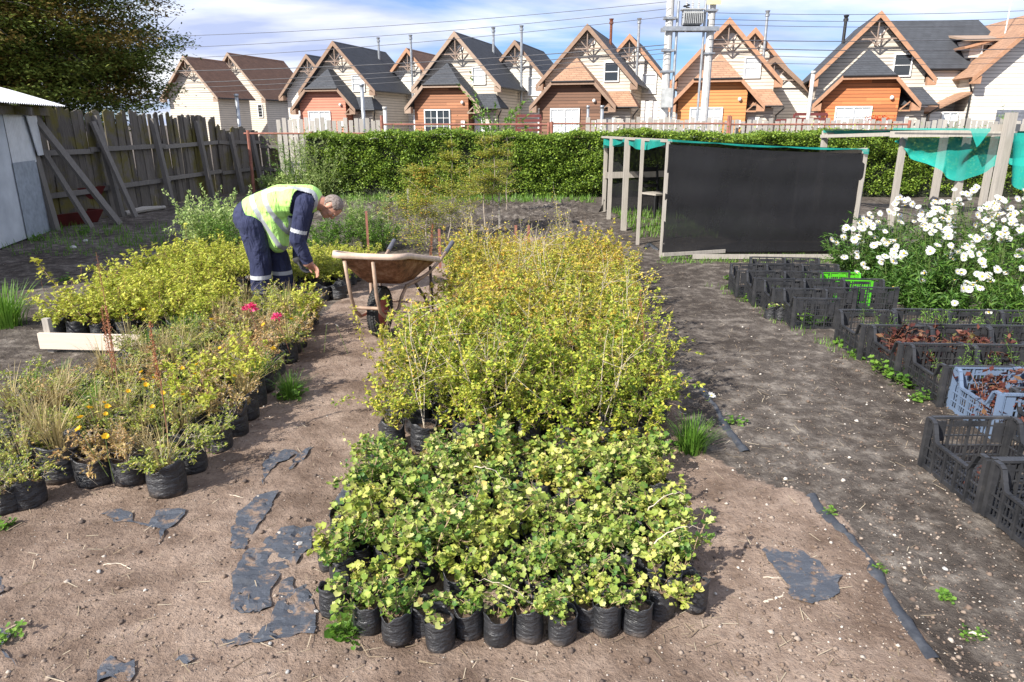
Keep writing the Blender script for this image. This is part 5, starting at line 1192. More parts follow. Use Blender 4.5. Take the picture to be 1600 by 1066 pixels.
# long bare twigs across the green bed
for i, (a, b2, lab) in enumerate((((845, 955, .1), (740, 905, .22), 'arching pale twig over the front of the green bed'), ((1020, 850, .2), (1098, 826, .24), 'long bare twig reaching out over the right side of the green bed'), ((1010, 800, .2), (1072, 772, .25), 'curved bare twig at the right edge of the green bed'), ((740, 730, .3), (800, 762, .22), 'pale twig lying over the middle of the green bed'))):
    p0, p1 = G(a[0], a[1], a[2]), G(b2[0], b2[1], b2[2]); tag(MB().tube([p0.lerp(p1, t / 11) + Vector((.006 * math.sin(t * 1.9 + i), .006 * math.sin(t * 2.3), .035 * math.sin(math.pi * t / 11) + .003 * math.sin(t * 2.9))) for t in range(12)], [.0026 * (1 - .07 * t) for t in range(12)], 5).build('bare_twig', STEM_W), lab, 'twig')
# sprig at the far left
def sprig(px0, py0, px1, py1, lab, n=60, sz=(.03, .05), m=L_gold, Y=None, tail=.35):
    b0 = G(px0, py0, .05); Y = Y or b0.y; top = AT(px1, py1, Y); r_ = thing('leafy_sprig', lab, 'shoot', (b0.x, b0.y, 0)); a = np.array([0, 0, .05]); c_ = np.array(top - Vector((b0.x, b0.y, 0)))
    mid = (a + c_) / 2 + np.array([-.04, 0, .05]); MB().tube([a, mid, c_], [.004, .003, .0015], 5).build('stem', STEM_T, r_)
    rg = np.random.default_rng(px0); t = rg.uniform(tail, 1, n)[:, None]; pos = (1 - t) ** 2 * a + 2 * t * (1 - t) * (2 * mid - (a + c_) / 2) + t * t * c_ + rg.normal(size=(n, 3)) * .012
    V, T = scat(T_LEAF, pos, rots(rg, n, .5), rg.uniform(*sz, n)); link('foliage', npmesh('foliage', V, T, m), r_)
sprig(150, 520, 52, 402, 'tall yellow leaved shoot leaning out over the path at left', 60, (.03, .05)); sprig(600, 600, 552, 480, 'yellow leaved shoot in front of the wheelbarrow wheel', 110, (.018, .03), tail=.1)
sprig(618, 640, 520, 630, 'leafy shoot reaching left over the sand from the tall bed', 70, (.015, .026), L_bushg, tail=.1); sprig(1040, 640, 1048, 500, 'drooping leafy shoot at the right side of the tall bed', 110, (.014, .024), L_bush, tail=.2)
if 0: sprig(1045, 700, 1012, 470, 'tall pale stemmed shoot standing over the right side of the tall bed', 90, (.014, .024), L_bush, tail=.3)
# weeds
V_weed = variants(4, 500, L_green, STEM_G, nst=9, h=.10, spread=1.6, leaf_n=46, size=(.02, .045), tpl=T_LOBED, up=1.2, sub=1, wander=.2, rbase=.02, r=.002)
V_sprig = variants(4, 520, L_green, STEM_G, nst=3, h=.30, spread=.35, leaf_n=90, size=(.018, .034), up=.4, sub=1, wander=.08, r=.002, rbase=.06, tpl=T_LONG)
V_red = variants(4, 540, L_red, STEM_R, nst=8, h=.16, spread=.8, leaf_n=110, size=(.022, .042), up=.6, sub=2, wander=.2, r=.002, rbase=.06)
def bare(nm, v, x, y, lab, cat, s=1., grp=None, z=0.):
    r_ = thing(nm, lab, cat, (x, y, gz(x, y) + z), RG.uniform(0, 6.28), grp); r_.scale = (s, s, s); link('foliage', v[0], r_); link('stem', v[1], r_); return r_
wd = [(1140, 438, .9, 'green weed at the foot of the farthest path-side crate'), (1170, 470, .7, 'green weed beside the second far path-side crate'), (1275, 508, 1.2, 'spreading green weed below the near corner of the far crate block'), (1345, 560, .9, 'green weed at the foot of the first crate of the near block'), (1372, 578, 1.1, 'toothed green weed between first and second near crates'), (1410, 600, 1.2, 'large toothed weed at the third near crate'), (1148, 452, .8, 'green weed at the far corner of the far crate block'), (1240, 492, 1.0, 'green weed beside the small bag at the far crates'), (1262, 505, 1.1, 'jagged weed at the near corner of the far crate block'), (1312, 540, 1.0, 'green weed between the two crate blocks'), (1335, 550, .8, 'small green weed at the corner of the near crate block'),
      (1395, 590, 1.1, 'broad green weed against the second crate of the near block'), (1425, 602, 1.0, 'broad green weed left of the blue grey crate'), (1452, 622, .8, 'low weed at the foot of the blue grey crate'), (1436, 625, .6, 'flattened green weed on the path below the crates'), (185, 622, .5, 'tiny green leaf weed on the front sand'),
      (540, 1000, .8, 'thin green weed at the foot of the corner bag'), (1380, 893, .35, 'tiny weed on the black liner edge'), (1470, 930, .4, 'tiny weed on the dark path at lower right'), (1520, 995, .4, 'small weed by a root on the dark path'), (1295, 805, .4, 'tiny weed at the top end of the black liner'), (100, 440, .9, 'green weed tuft on the shaded ground by the shed'), (60, 375, 1.1, 'weed patch at the foot of the shed wall'),
      (130, 365, 1.1, 'weed patch under the fence props'), (520, 935, .6, 'weed between the bag and the fabric tear'), (15, 1000, .5, 'green leaf weed on the left fabric tear'), (15, 820, .5, 'pale weed in front of the far left bags'), (600, 830, .5, 'sprout beside the fabric tear'), (455, 625, 1.0, 'fresh green weed at the right foot of the left bed'), (1075, 700, 1.0, 'feathery weed at the right corner of the tall bed'), (1150, 660, .6, 'grassy weed by the short liner')]
for px, py, s, lab in wd:
    p = G(px, py); bare('weed', RG.choice(V_weed), p.x, p.y, lab, 'weed', s)
B_tall = blades(3, 440, 300, .26, .8, .006, L_green, .10)
for px, py, s, lab in ((455, 622, .7, 'tuft of fine green grass at the right edge of the left bed'), (10, 510, 1.6, 'dark grassy tuft at the left edge on shaded ground'), (1080, 705, .8, 'tuft of green grass beside the right corner bags of the tall bed'), (545, 995, .35, 'wispy grass at the foot of the left corner bag')):
    p = G(px, py); r_ = thing('grass_tuft', lab, 'grass tuft', (p.x, p.y, 0)); r_.scale = (s, s, s); link('blades', RG.choice(B_tall), r_)
for (x, y, c_, r_i) in seedspots:
    red = (c_, r_i) in ((0, 3), (1, 1), (0, 1), (1, 3)); a = ['path-side', 'second', 'third', 'outermost'][c_]; b2 = ['one', 'two', 'three', 'four'][r_i]
    for k, (dx, dy) in enumerate(((-.10, -.1), (.10, .08), (.02, -.12), (-.06, .1))):
        if not red and k > 2: continue
        bare('seedling', RG.choice(V_red if red else V_sprig), x + dx, y + dy, f'{"red leaved" if red else "upright green"} seedling, {["near left", "far right", "near right", "far left"][k]} in the crate of row {b2}, {a} column', 'seedling', RG.uniform(.9, 1.25) * (1.0 if not red else 1.35), 'seedlings growing in the near crate block', .07)
for (x, y, lab) in ((2.56, 6.85, 'green seedling in the path-side far crate'), (2.95, 6.9, 'reddish seedling in a middle far crate'), (3.3, 6.8, 'green seedling in a far crate beside the daisies')):
    bare('seedling', V_sprig[0], x, y, lab, 'seedling', .8, 'seedlings in the far crate block', .06)
bare('seedling', V_red[1], 2.30, 3.05, 'withered orange seedling in the nearly empty crate', 'seedling', .55, None, .04)
SOILB = M_plain('crate_soil', (.06, .045, .035), .95, var=.5, scale=30, bump=.02)
for (x, y, c_, r_i) in seedspots:
    mb = MB(); mb.box(0, 0, .045, .37, .42, .05); o = mb.build('soil_fill', SOILB); o.location = (x, y, gz(x, y)); o.rotation_euler = (0, 0, -.05)
    tag(o, f'dark soil filling the crate of row {["one", "two", "three", "four"][r_i]}, {["path-side", "second", "third", "outermost"][c_]} column', 'soil', 'soil in the near crates')
p = G(1203, 497); potted('potted_plant', 'small black bag with pale leaves beside the far crates', 'potted plant', None, p.x, p.y, V_gsmall[1], BAG_M, SOIL_M, s=.75, h0=.12)
p = G(1219, 500); potted('potted_plant', 'second small black bag beside the far crates, nearer the weeds', 'potted plant', None, p.x, p.y, V_gsmall[2], BAG_M, SOIL_M, s=.75, h0=.12)

# ---------------------------------------------------------------- daisies
def daisy_bush(i, x, y, r, h, lab, nf, nleaf=2600):
    rg = np.random.default_rng(900 + i); (sv, sf), (lv, lf) = shrub(rg, 46, h * .92, r / h * 1.5, 0., nleaf, (.045, .085), T_LONG, .45, 1, .07, .2, .012, r * .35, .003, .0, .5)
    b_ = thing('daisy_bush', lab, 'daisy bush', (x, y, 0), 0, 'white daisies by the crates'); link('foliage', npmesh('foliage', lv, lf, L_daisy), b_); stp = []
    heads = []
    for k in range(nf):
        a = rg.uniform(0, 6.28); q = math.sqrt(rg.uniform(0, 1)) * r * 1.1; fx, fy = q * math.cos(a), q * math.sin(a); fz = h * (1.06 - .50 * (q / (r * 1.1)) ** 2) * rg.uniform(.88, 1.08)
        if fy < -.2 * r and rg.uniform() < .4: fz *= rg.uniform(.45, .9); fy -= .06
        stp.append(nptube(np.array([(fx * .3, fy * .3, 0), (fx * .75, fy * .75, fz * .6), (fx, fy, fz)]), [.003, .0025, .0018])); heads.append((fx, fy, fz))
    v, t = cat_([(sv, sf)] + stp); link('stem', npmesh('stem', v, t, STEM_G), b_)
    for fx, fy, fz in heads:
        o = link('flower_head', DAISY[rg.integers(3)], b_, (fx, fy, fz + .004)); s = rg.uniform(.65, 1.08); o.scale = (s, s, s); o.rotation_euler = (rg.uniform(.35, 1.35) * (1 if rg.uniform() < .85 else -.4), rg.uniform(-.5, .25), rg.uniform(-.5, .5))
db = [(3.93, 7.85, .34, .62, 'low daisy clump against the right end of the black screen', 34), (4.55, 8.15, .50, .84, 'daisy bush left of the grey post', 80), (5.35, 8.3, .55, .92, 'daisy bush dense with bloom before the grey post', 95), (6.2, 8.3, .55, .90, 'daisy bush under the thick leaning post', 75), (4.25, 6.95, .42, .66, 'daisy bush leaning over the green crate', 40), (5.0, 7.0, .50, .70, 'leafy daisy bush with few blooms behind the near crate block', 46), (5.8, 7.0, .50, .72, 'leafy daisy bush at the right edge behind the crates', 40), (3.95, 6.35, .36, .34, 'low leafy patch between the two crate blocks beside the daisies', 5), (3.85, 6.95, .34, .45, 'small daisy clump just right of the green crate', 14), (4.5, 6.1, .42, .46, 'low leafy daisy clump right behind the near crates', 20), (5.3, 6.0, .42, .44, 'low leafy daisy clump at the right edge with one big bloom', 16)]
for i, (x, y, r, h, lab, nf) in enumerate(db): daisy_bush(i, x, y, r, h, lab, nf)

# ---------------------------------------------------------------- background shrubs and saplings
def big_shrub(nm, px, pyb, pyt, r, lab, leafm, n=3000, tpl=T_LONG, size=(.04, .07), nst=60, Y=None, cat='shrub', stemm=STEM_G, sub=2, up=.2, seed=0, wander=.06):
    p = G(px, pyb) if Y is None else AT(px, pyb, Y); Y = p.y; h = AT(px, pyt, Y).z; rg = np.random.default_rng(1000 + px + seed)
    (sv, sf), (lv, lf) = shrub(rg, nst, h, r / h * 1.1, 0., n, size, tpl, up, sub, wander, .08, .012, r * .55, .003, .0, .65)
    r_ = thing(nm, lab, cat, (p.x, p.y, 0)); link('foliage', npmesh('foliage', lv, lf, leafm), r_); link('stem', npmesh('stem', sv, sf, stemm), r_)
big_shrub('tall_weed_clump', 332, 398, 306, .38, 'tall silvery green weed clump left of the man', L_silver, 6500, T_LEAF, size=(.028, .05)); big_shrub('tall_weed_clump', 372, 402, 330, .3, 'green weed clump behind the man\'s legs', L_green, 2200)
big_shrub('willow_shrub', 480, 305, 268, .65, 'pale green willowy shrub above the man\'s back', L_silver, 5500, T_LEAF, size=(.05, .09)); big_shrub('willow_shrub', 430, 300, 272, .4, 'small willowy shrub behind the man\'s hips', L_silver, 3000, T_LEAF, size=(.05, .08)); big_shrub('willow_shrub', 520, 306, 262, .5, 'pale willowy shrub above the man\'s head', L_silver, 3800, T_LEAF, size=(.05, .09))
big_shrub('corner_shrub', 462, 292, 222, .5, 'dark shrub in the corner between slatted gate and hedge', L_green, 2500, Y=18.0, size=(.05, .08)); big_shrub('corner_shrub', 505, 292, 214, .6, 'grey green shrub at the left end of the hedge', L_silver, 3500, Y=17.6, size=(.05, .08))
big_shrub('broom_shrub', 574, 388, 300, .28, 'upright green broom-like shrub behind the wheelbarrow', L_silver, 2400, size=(.04, .06), nst=40); big_shrub('broom_shrub', 588, 392, 345, .2, 'dark green upright tuft behind the wheelbarrow', L_green, 1200)
big_shrub('tall_weed_clump', 535, 392, 338, .25, 'thin weeds under the man\'s head', L_green, 1100, nst=20); big_shrub('tall_weed_clump', 505, 392, 350, .25, 'low weeds beyond the man\'s hands', L_green, 1100, nst=24); big_shrub('tall_weed_clump', 606, 388, 340, .2, 'wispy stalks right of the broom-like shrub', L_silver, 500, nst=16)
L_beech = M_leaf('beech_leaf', [(0, (.12, .19, .02)), (.5, (.32, .36, .05)), (.85, (.52, .46, .08)), (1, (.55, .22, .06))], .35, objvar=.1)
BARK = M_plain('pale_bark', (.38, .32, .26), .85, var=.3, scale=20)
def sapling(px, pyb, pyt, lab, r=.45, n=2600, t0=.1, lean=0., m=L_beech, seed=0, bark=BARK, nb=46):
    n = int(n * 2.4)
    p = G(px, pyb); h = AT(px, pyt, p.y).z; rg = np.random.default_rng(px + seed); r_ = thing('young_beech', lab, 'young tree', (p.x, p.y, 0), 0, 'young trees before the hedge')
    k = 8; P = np.array([(lean * (i / k) + rg.normal() * .018, rg.normal() * .018, h * i / k) for i in range(k + 1)]); tv = nptube(P, np.linspace(.012, .002, k + 1), 6); bs = []; pos = []; dr = []
    for _ in range(nb):
        t = rg.uniform(t0, .97); q = P[int(t * k)]; a = rg.uniform(0, 6.28); L = r * (1.05 - t * .75) * rg.uniform(.5, 1.15); d = np.array([math.cos(a), math.sin(a), rg.uniform(.1, .9)]); B = np.array([q + d * L * j / 4 + np.array([0, 0, -.05 * (j / 4) ** 2 * L]) for j in range(5)]); bs.append(nptube(B, [.005, .004, .003, .002, .001]))
        m_ = int(n / nb); tt = rg.uniform(.2, 1, m_); pp = q + d * L * tt[:, None] + rg.normal(size=(m_, 3)) * np.array([.09, .09, .04]) * (L / .35); pos.append(pp); dr.append(np.repeat(d[None], m_, 0))
    link('trunk', npmesh('trunk', *tv, bark), r_); v, t = cat_(bs); link('branches', npmesh('branches', v, t, bark), r_)
    pos = np.concatenate(pos); V, T = scat(T_LEAF, pos, rots(rg, len(pos), 1.5, np.concatenate(dr), .3), rg.uniform(.022, .042, len(pos))); link('crown', npmesh('crown', V, T, m), r_)
sapling(668, 392, 250, 'young beech with layered branches and an orange tip right behind the wheelbarrow', .50, 2800, .08); sapling(702, 372, 208, 'taller loose young beech behind the layered one', .55, 2400, .2, .1)
sapling(757, 358, 205, 'slender bare-stemmed sapling with thin crown, left of the pair', .42, 1500, .4); sapling(771, 362, 200, 'slender pale-stemmed sapling, right of the pair', .42, 1700, .35); sapling(735, 352, 260, 'small twiggy sapling left of the slender pair', .35, 900, .3)
sapling(640, 366, 262, 'low bushy young beech at the left of the group', .45, 1800, .25, m=L_olive); sapling(610, 372, 300, 'smallest twiggy sapling beside the broom-like shrub', .25, 350, .3); sapling(792, 330, 215, 'thin sapling close to the hedge', .35, 900, .3)
# shrub in front of redwood house
big_shrub('garden_shrub', 778, 215, 158, .7, 'leggy green shrub before the redwood porch house', L_green, 1600, T_LEAF, (.08, .14), 14, 24, sub=3, wander=.12); big_shrub('garden_shrub', 740, 215, 178, .4, 'small green shrub below the redwood porch', L_green, 700, T_LEAF, (.07, .12), 10, 23, sub=3, wander=.12)
for i, px in enumerate((1478, 1512, 1560)): big_shrub('young_garden_plant', px, 205, 180 + 4 * (i % 2), .2, ['thin sprouting plant left of the silver car end', 'thin sprouting plant in line with the pale house wall', 'thin sprouting plant by the grey garage door'][i], L_green, 260, T_LONG, (.06, .1), 6, 18.4)
def redflowers():
    p = AT(1370, 187, 20); r_ = thing('red_flower_plant', 'red flowers above the pickets before the rust orange porch', 'flowers', (p.x, 20, 0)); rg = np.random.default_rng(4); n = 220
    pos = rg.normal(size=(n, 3)) * np.array([.16, .12, .05]) + np.array([0, 0, p.z]); V, T = scat(T_LEAF, pos, rots(rg, n, .5), rg.uniform(.04, .08, n)); link('blooms', npmesh('blooms', V, T, M_leaf('red_bloom', [(0, (.6, .03, .01)), (1, (.75, .10, .02))], .2)), r_)
    pos = rg.normal(size=(n, 3)) * np.array([.18, .12, .35]) + np.array([0, 0, p.z - .6]); V, T = scat(T_LEAF, pos, rots(rg, n, .5), rg.uniform(.05, .1, n)); link('foliage', npmesh('foliage', V, T, L_green), r_)
    MB().tube([(0, 0, 0), (0, 0, p.z)], .02, 6).build('stem', STEM_G, r_)
redflowers()
# grass along hedge foot and cage
pts_ = []
rgn = np.random.default_rng(8)
for _ in range(900):
    px = rgn.uniform(520, 930); pts_.append(G(px, rgn.uniform(303, 317)))
for _ in range(500):
    px = rgn.uniform(1030, 1330); q = G(px, rgn.uniform(398, 412)); pts_.append(q)
for _ in range(800): pts_.append(Vector((rgn.uniform(2.0, 4.5), rgn.uniform(11, 14.5), 0)))
for _ in range(300): pts_.append(G(rgn.uniform(0, 260), rgn.uniform(352, 400)))
for _ in range(90): v_ = G(rgn.uniform(1140, 1470), 0 + 1, 0) if False else None; t_ = rgn.uniform(0, 1); pts_.append(Vector((2.25 + .38 * t_, 7.6 - 2.7 * t_, 0)) + Vector((rgn.normal() * .05, rgn.normal() * .05, 0)))
parts = []
for q in pts_:
    for _ in range(4):
        a = rgn.uniform(0, 6.28); L = rgn.uniform(.03, .12) * (1.3 if q.y > 10 else .55); w_ = .004 * (q.y / 7); x, y = q.x + rgn.normal() * .03, q.y + rgn.normal() * .03; ca, sa = math.cos(a), math.sin(a)
        parts.append((np.array([(x - sa * w_, y + ca * w_, 0), (x + sa * w_, y - ca * w_, 0), (x + ca * L * .4, y + sa * L * .4, L)]), np.array([(0, 1, 2)])))
v, t = cat_(parts); struct(link('grass', npmesh('grass', v, t, L_green)), 'stuff')

# ---------------------------------------------------------------- big tree
def big_tree():
    c0 = np.array([-15.2, 21.5, 0]); rg = np.random.default_rng(31); r_ = thing('beech_tree', 'large dark beech tree with rust tinged crown behind the board fence', 'tree', tuple(c0))
    br = []; cl = []
    tr = [nptube(np.array([(0, 0, 0), (.1, 0, 1.2), (.2, .1, 2.4), (.1, .0, 5), (0, 0, 8)]), [.36, .30, .25, .16, .05], 10)]
    for i in range(44):
        z = rg.uniform(1.5, 7.0); a = rg.uniform(0, 6.28); L = (5.0 - abs(z - 3.4) * .5) * rg.uniform(.7, 1.0); d = np.array([math.cos(a), math.sin(a), rg.uniform(.10, .5)])
        B = np.array([np.array([.1, 0, z]) + d * L * j / 6 + rg.normal(size=3) * .12 - np.array([0, 0, .5 * (j / 6) ** 2]) for j in range(7)]); br.append(nptube(B, np.linspace(.10, .015, 7), 5))
        for j in range(2, 7):
            for _ in range(7):
                e = B[j] + rg.normal(size=3) * np.array([.75, .75, .34]); br.append(nptube(np.array([B[j], (B[j] + e) / 2 + rg.normal(size=3) * .06, e]), [.022, .014, .006])); cl.append(e)
    for _ in range(900):
        d = rg.normal(size=3); d /= np.linalg.norm(d); q = np.array([0, 0, 4.3]) + d * np.array([5.5, 4.6, 3.9]) * rg.uniform(.5, 1.0)
        if q[2] > 1.5: cl.append(q)
    cl = np.array(cl); cl = cl[(cl[:, 2] > 1.35) & (((cl[:, 0] / 5.9) ** 2 + (cl[:, 1] / 5) ** 2 + ((cl[:, 2] - 4.2) / 4.6) ** 2) < .92) & (cl[:, 2] < 8.2)]; n = 300000; ids = rg.integers(0, len(cl), n)
    pos = cl[ids] + rg.normal(size=(n, 3)) * np.array([.34, .34, .10]); V, T = scat(T_LEAF, pos, rots(rg, n, .9), rg.uniform(.08, .15, n))
    mats = [M_leaf('beech_crown_green', [(0, (.05, .085, .016)), (.5, (.15, .20, .035)), (1, (.28, .31, .07))], .2), M_leaf('beech_crown_rust', [(0, (.07, .06, .015)), (.5, (.19, .14, .035)), (1, (.32, .22, .06))], .2)]
    cr_ = (rg.uniform(size=len(cl)) < np.clip(.12 + .11 * (cl[:, 2] - 2.2), .1, .6)).astype(int)
    link('trunk', npmesh('trunk', *tr[0], M_plain('grey_bark', (.16, .14, .12), .9, bump=.02)), r_); v, t = cat_(br); link('branches', npmesh('branches', v, t, M_plain('grey_bark', (.16, .14, .12), .9)), r_)
    link('crown', npmesh('crown', V, T, mats, np.repeat(cr_[ids], 2)), r_)
big_tree()

# ---------------------------------------------------------------- wheelbarrow
def wheelbarrow():
    yaw = -R(11); p = G(593, 531); r_ = thing('wheelbarrow', 'rusty wheelbarrow with black tyre standing between the beds', 'wheelbarrow', (p.x, p.y + .1, gz(p.x, p.y)), yaw)
    b = NB('rusty_tray'); n1 = b.noise(9, 9, .8); b.set(col=b.ramp(n1, [(.36, (.06, .030, .018)), (.5, (.25, .115, .06)), (.64, (.42, .27, .18))]), rough=.75, metal=.2).bump(b.noise(30, 5), .003); RU = b.m
    RIMM = M_plain('dusty_rim_steel', (.50, .38, .30), .7, .1, .25, 10); TB = M_plain('dusty_tube', (.36, .25, .18), .65, .2, .35, 14); TYM = M_plain('tyre_rubber', (.035, .035, .035), .8, var=.4, scale=10)
    Rw = .205
    # tyre
    M = Matrix.Rotation(R(90), 3, 'Y'); prof = [(Rw - .085 + .0, -.030), (Rw - .05, -.045), (Rw - .018, -.040), (Rw - .004, -.022), (Rw, 0), (Rw - .004, .022), (Rw - .018, .040), (Rw - .05, .045), (Rw - .085, .030)]
    w_ = MB(); w_.lathe(prof, 48, (0, 0, Rw), M, True)
    for k in range(44):
        a = 2 * math.pi * k / 44
        for j, xx in enumerate((-.030, -.010, .010, .030)):
            aa = a + (.07 if j % 2 else 0); rr = Rw + .001 - (.006 if abs(xx) > .02 else 0); Mx = Matrix.Rotation(aa, 3, 'X') @ (Matrix.Rotation(-.45 * (1 if xx > 0 else -1), 3, 'Y') if abs(xx) > .02 else Matrix.Identity(3))
            c_ = Matrix.Rotation(aa, 3, 'X') @ Vector((xx, 0, rr)); w_.box(c_.x, c_.y, c_.z + Rw, .017, .019, .011, Mx)
    wh = w_.build('wheel', TYM, r_)
    mb = MB(); mb.lathe([(Rw - .082, -.03), (Rw - .088, -.022), (.05, -.012), (.03, -.035), (.012, -.037), (.001, -.037)], 32, (0, 0, Rw), M); mb.lathe([(Rw - .082, .03), (Rw - .088, .022), (.05, .012), (.03, .035), (.012, .037), (.001, .037)], 32, (0, 0, Rw), M)
    mb.build('wheel_rim', M_plain('faded_red_rim', (.42, .12, .09), .6, .1, .3, 12), wh, True)
    MB().tube([(-.12, 0, Rw), (.12, 0, Rw)], .010, 10).build('axle', TB, wh)
    # tray: bottom loop to flared rim
    def loop(x, y0, y1, z0, z1, rc, n=6):
        pts = []
        for cx, cy, a0 in ((x - rc, y1 - rc, 0), (-x + rc, y1 - rc, 90), (-x + rc, y0 + rc, 180), (x - rc, y0 + rc, 270)):
            for k in range(n + 1):
                a = R(a0 + 90 * k / n); xx, yy = cx + rc * math.cos(a), cy + rc * math.sin(a); t = (yy - y0) / (y1 - y0); pts.append((xx * .95 + .045, yy, z0 + (z1 - z0) * t))
        return pts
    zf = lambda t: 0
    loops = [loop(.16, -.04, .38, .455, .415, .07), loop(.20, -.12, .48, .505, .455, .09), loop(.265, -.26, .62, .64, .50, .11), loop(.29, -.33, .68, .735, .545, .12), loop(.315, -.365, .71, .752, .555, .13), loop(.322, -.37, .715, .712, .515, .13)]
    # lower the side rim towards the back
    n = len(loops[0]); loops[3:] = [[(x, y, z + .022 * math.sin((y + .35) * 5.6)) for x, y, z in L] for L in loops[3:]]
    mb = MB(); V = [v for L in loops[:4] for v in L]; mb.add(V, [(i * n + k, i * n + (k + 1) % n, (i + 1) * n + (k + 1) % n, (i + 1) * n + k) for i in range(3) for k in range(n)]); mb.add(loops[0], [tuple(range(n))])
    o = mb.build('tray', RU, r_, True); md = o.modifiers.new('s', 'SOLIDIFY'); md.thickness = .004
    mb = MB(); V = [v for L in loops[3:] for v in L]; mb.add(V, [(i * n + k, i * n + (k + 1) % n, (i + 1) * n + (k + 1) % n, (i + 1) * n + k) for i in range(2) for k in range(n)]); o = mb.build('tray_rim', RIMM, r_, True); md = o.modifiers.new('s', 'SOLIDIFY'); md.thickness = .006
    # soil inside
    mb = MB(); L2 = [(x * .98, y, z) for x, y, z in loops[1]]; mb.add(L2, [tuple(range(n))]); mb.build('soil_load', SOIL, r_)
    # frame tubes: handle -> under tray -> around the wheel
    for s in (-1, 1):
        mb = MB(); mb.tube([(s * .29, 1.12, .57), (s * .275, .85, .49), (s * .24, .60, .42), (s * .20, .40, .39), (s * .16, .22, .38), (s * .135, .16, .30), (s * .125, .10, .205), (s * .115, -.02, .185), (s * .105, -.16, .20), (s * .105, -.26, .27), (s * .107, -.32, .40), (s * .115, -.375, .69)], .0145, 12); mb.build('frame_tube', TB, r_, True)
        MB().tube([(s * .284, 1.0, .535), (s * .296, 1.2, .60)], .021, 10).build('grip', M_plain('grip_rubber', (.10, .10, .12), .7), r_)
        mb = MB(); mb.tube([(s * .19, .36, .38), (s * .235, .50, .20), (s * .25, .56, .012), (s * .25, .66, .012), (s * .24, .64, .47)], .013, 8); mb.build('leg', M_plain('dark_leg', (.12, .09, .075), .7, .1, .3), r_, True)
    MB().tube([(-.105, -.27, .30), (.105, -.27, .30)], .014, 10).build('front_crossbar', TB, r_); MB().tube([(-.25, .6, .14), (.25, .6, .14)], .01, 8).build('leg_brace', TB, r_)
wheelbarrow()

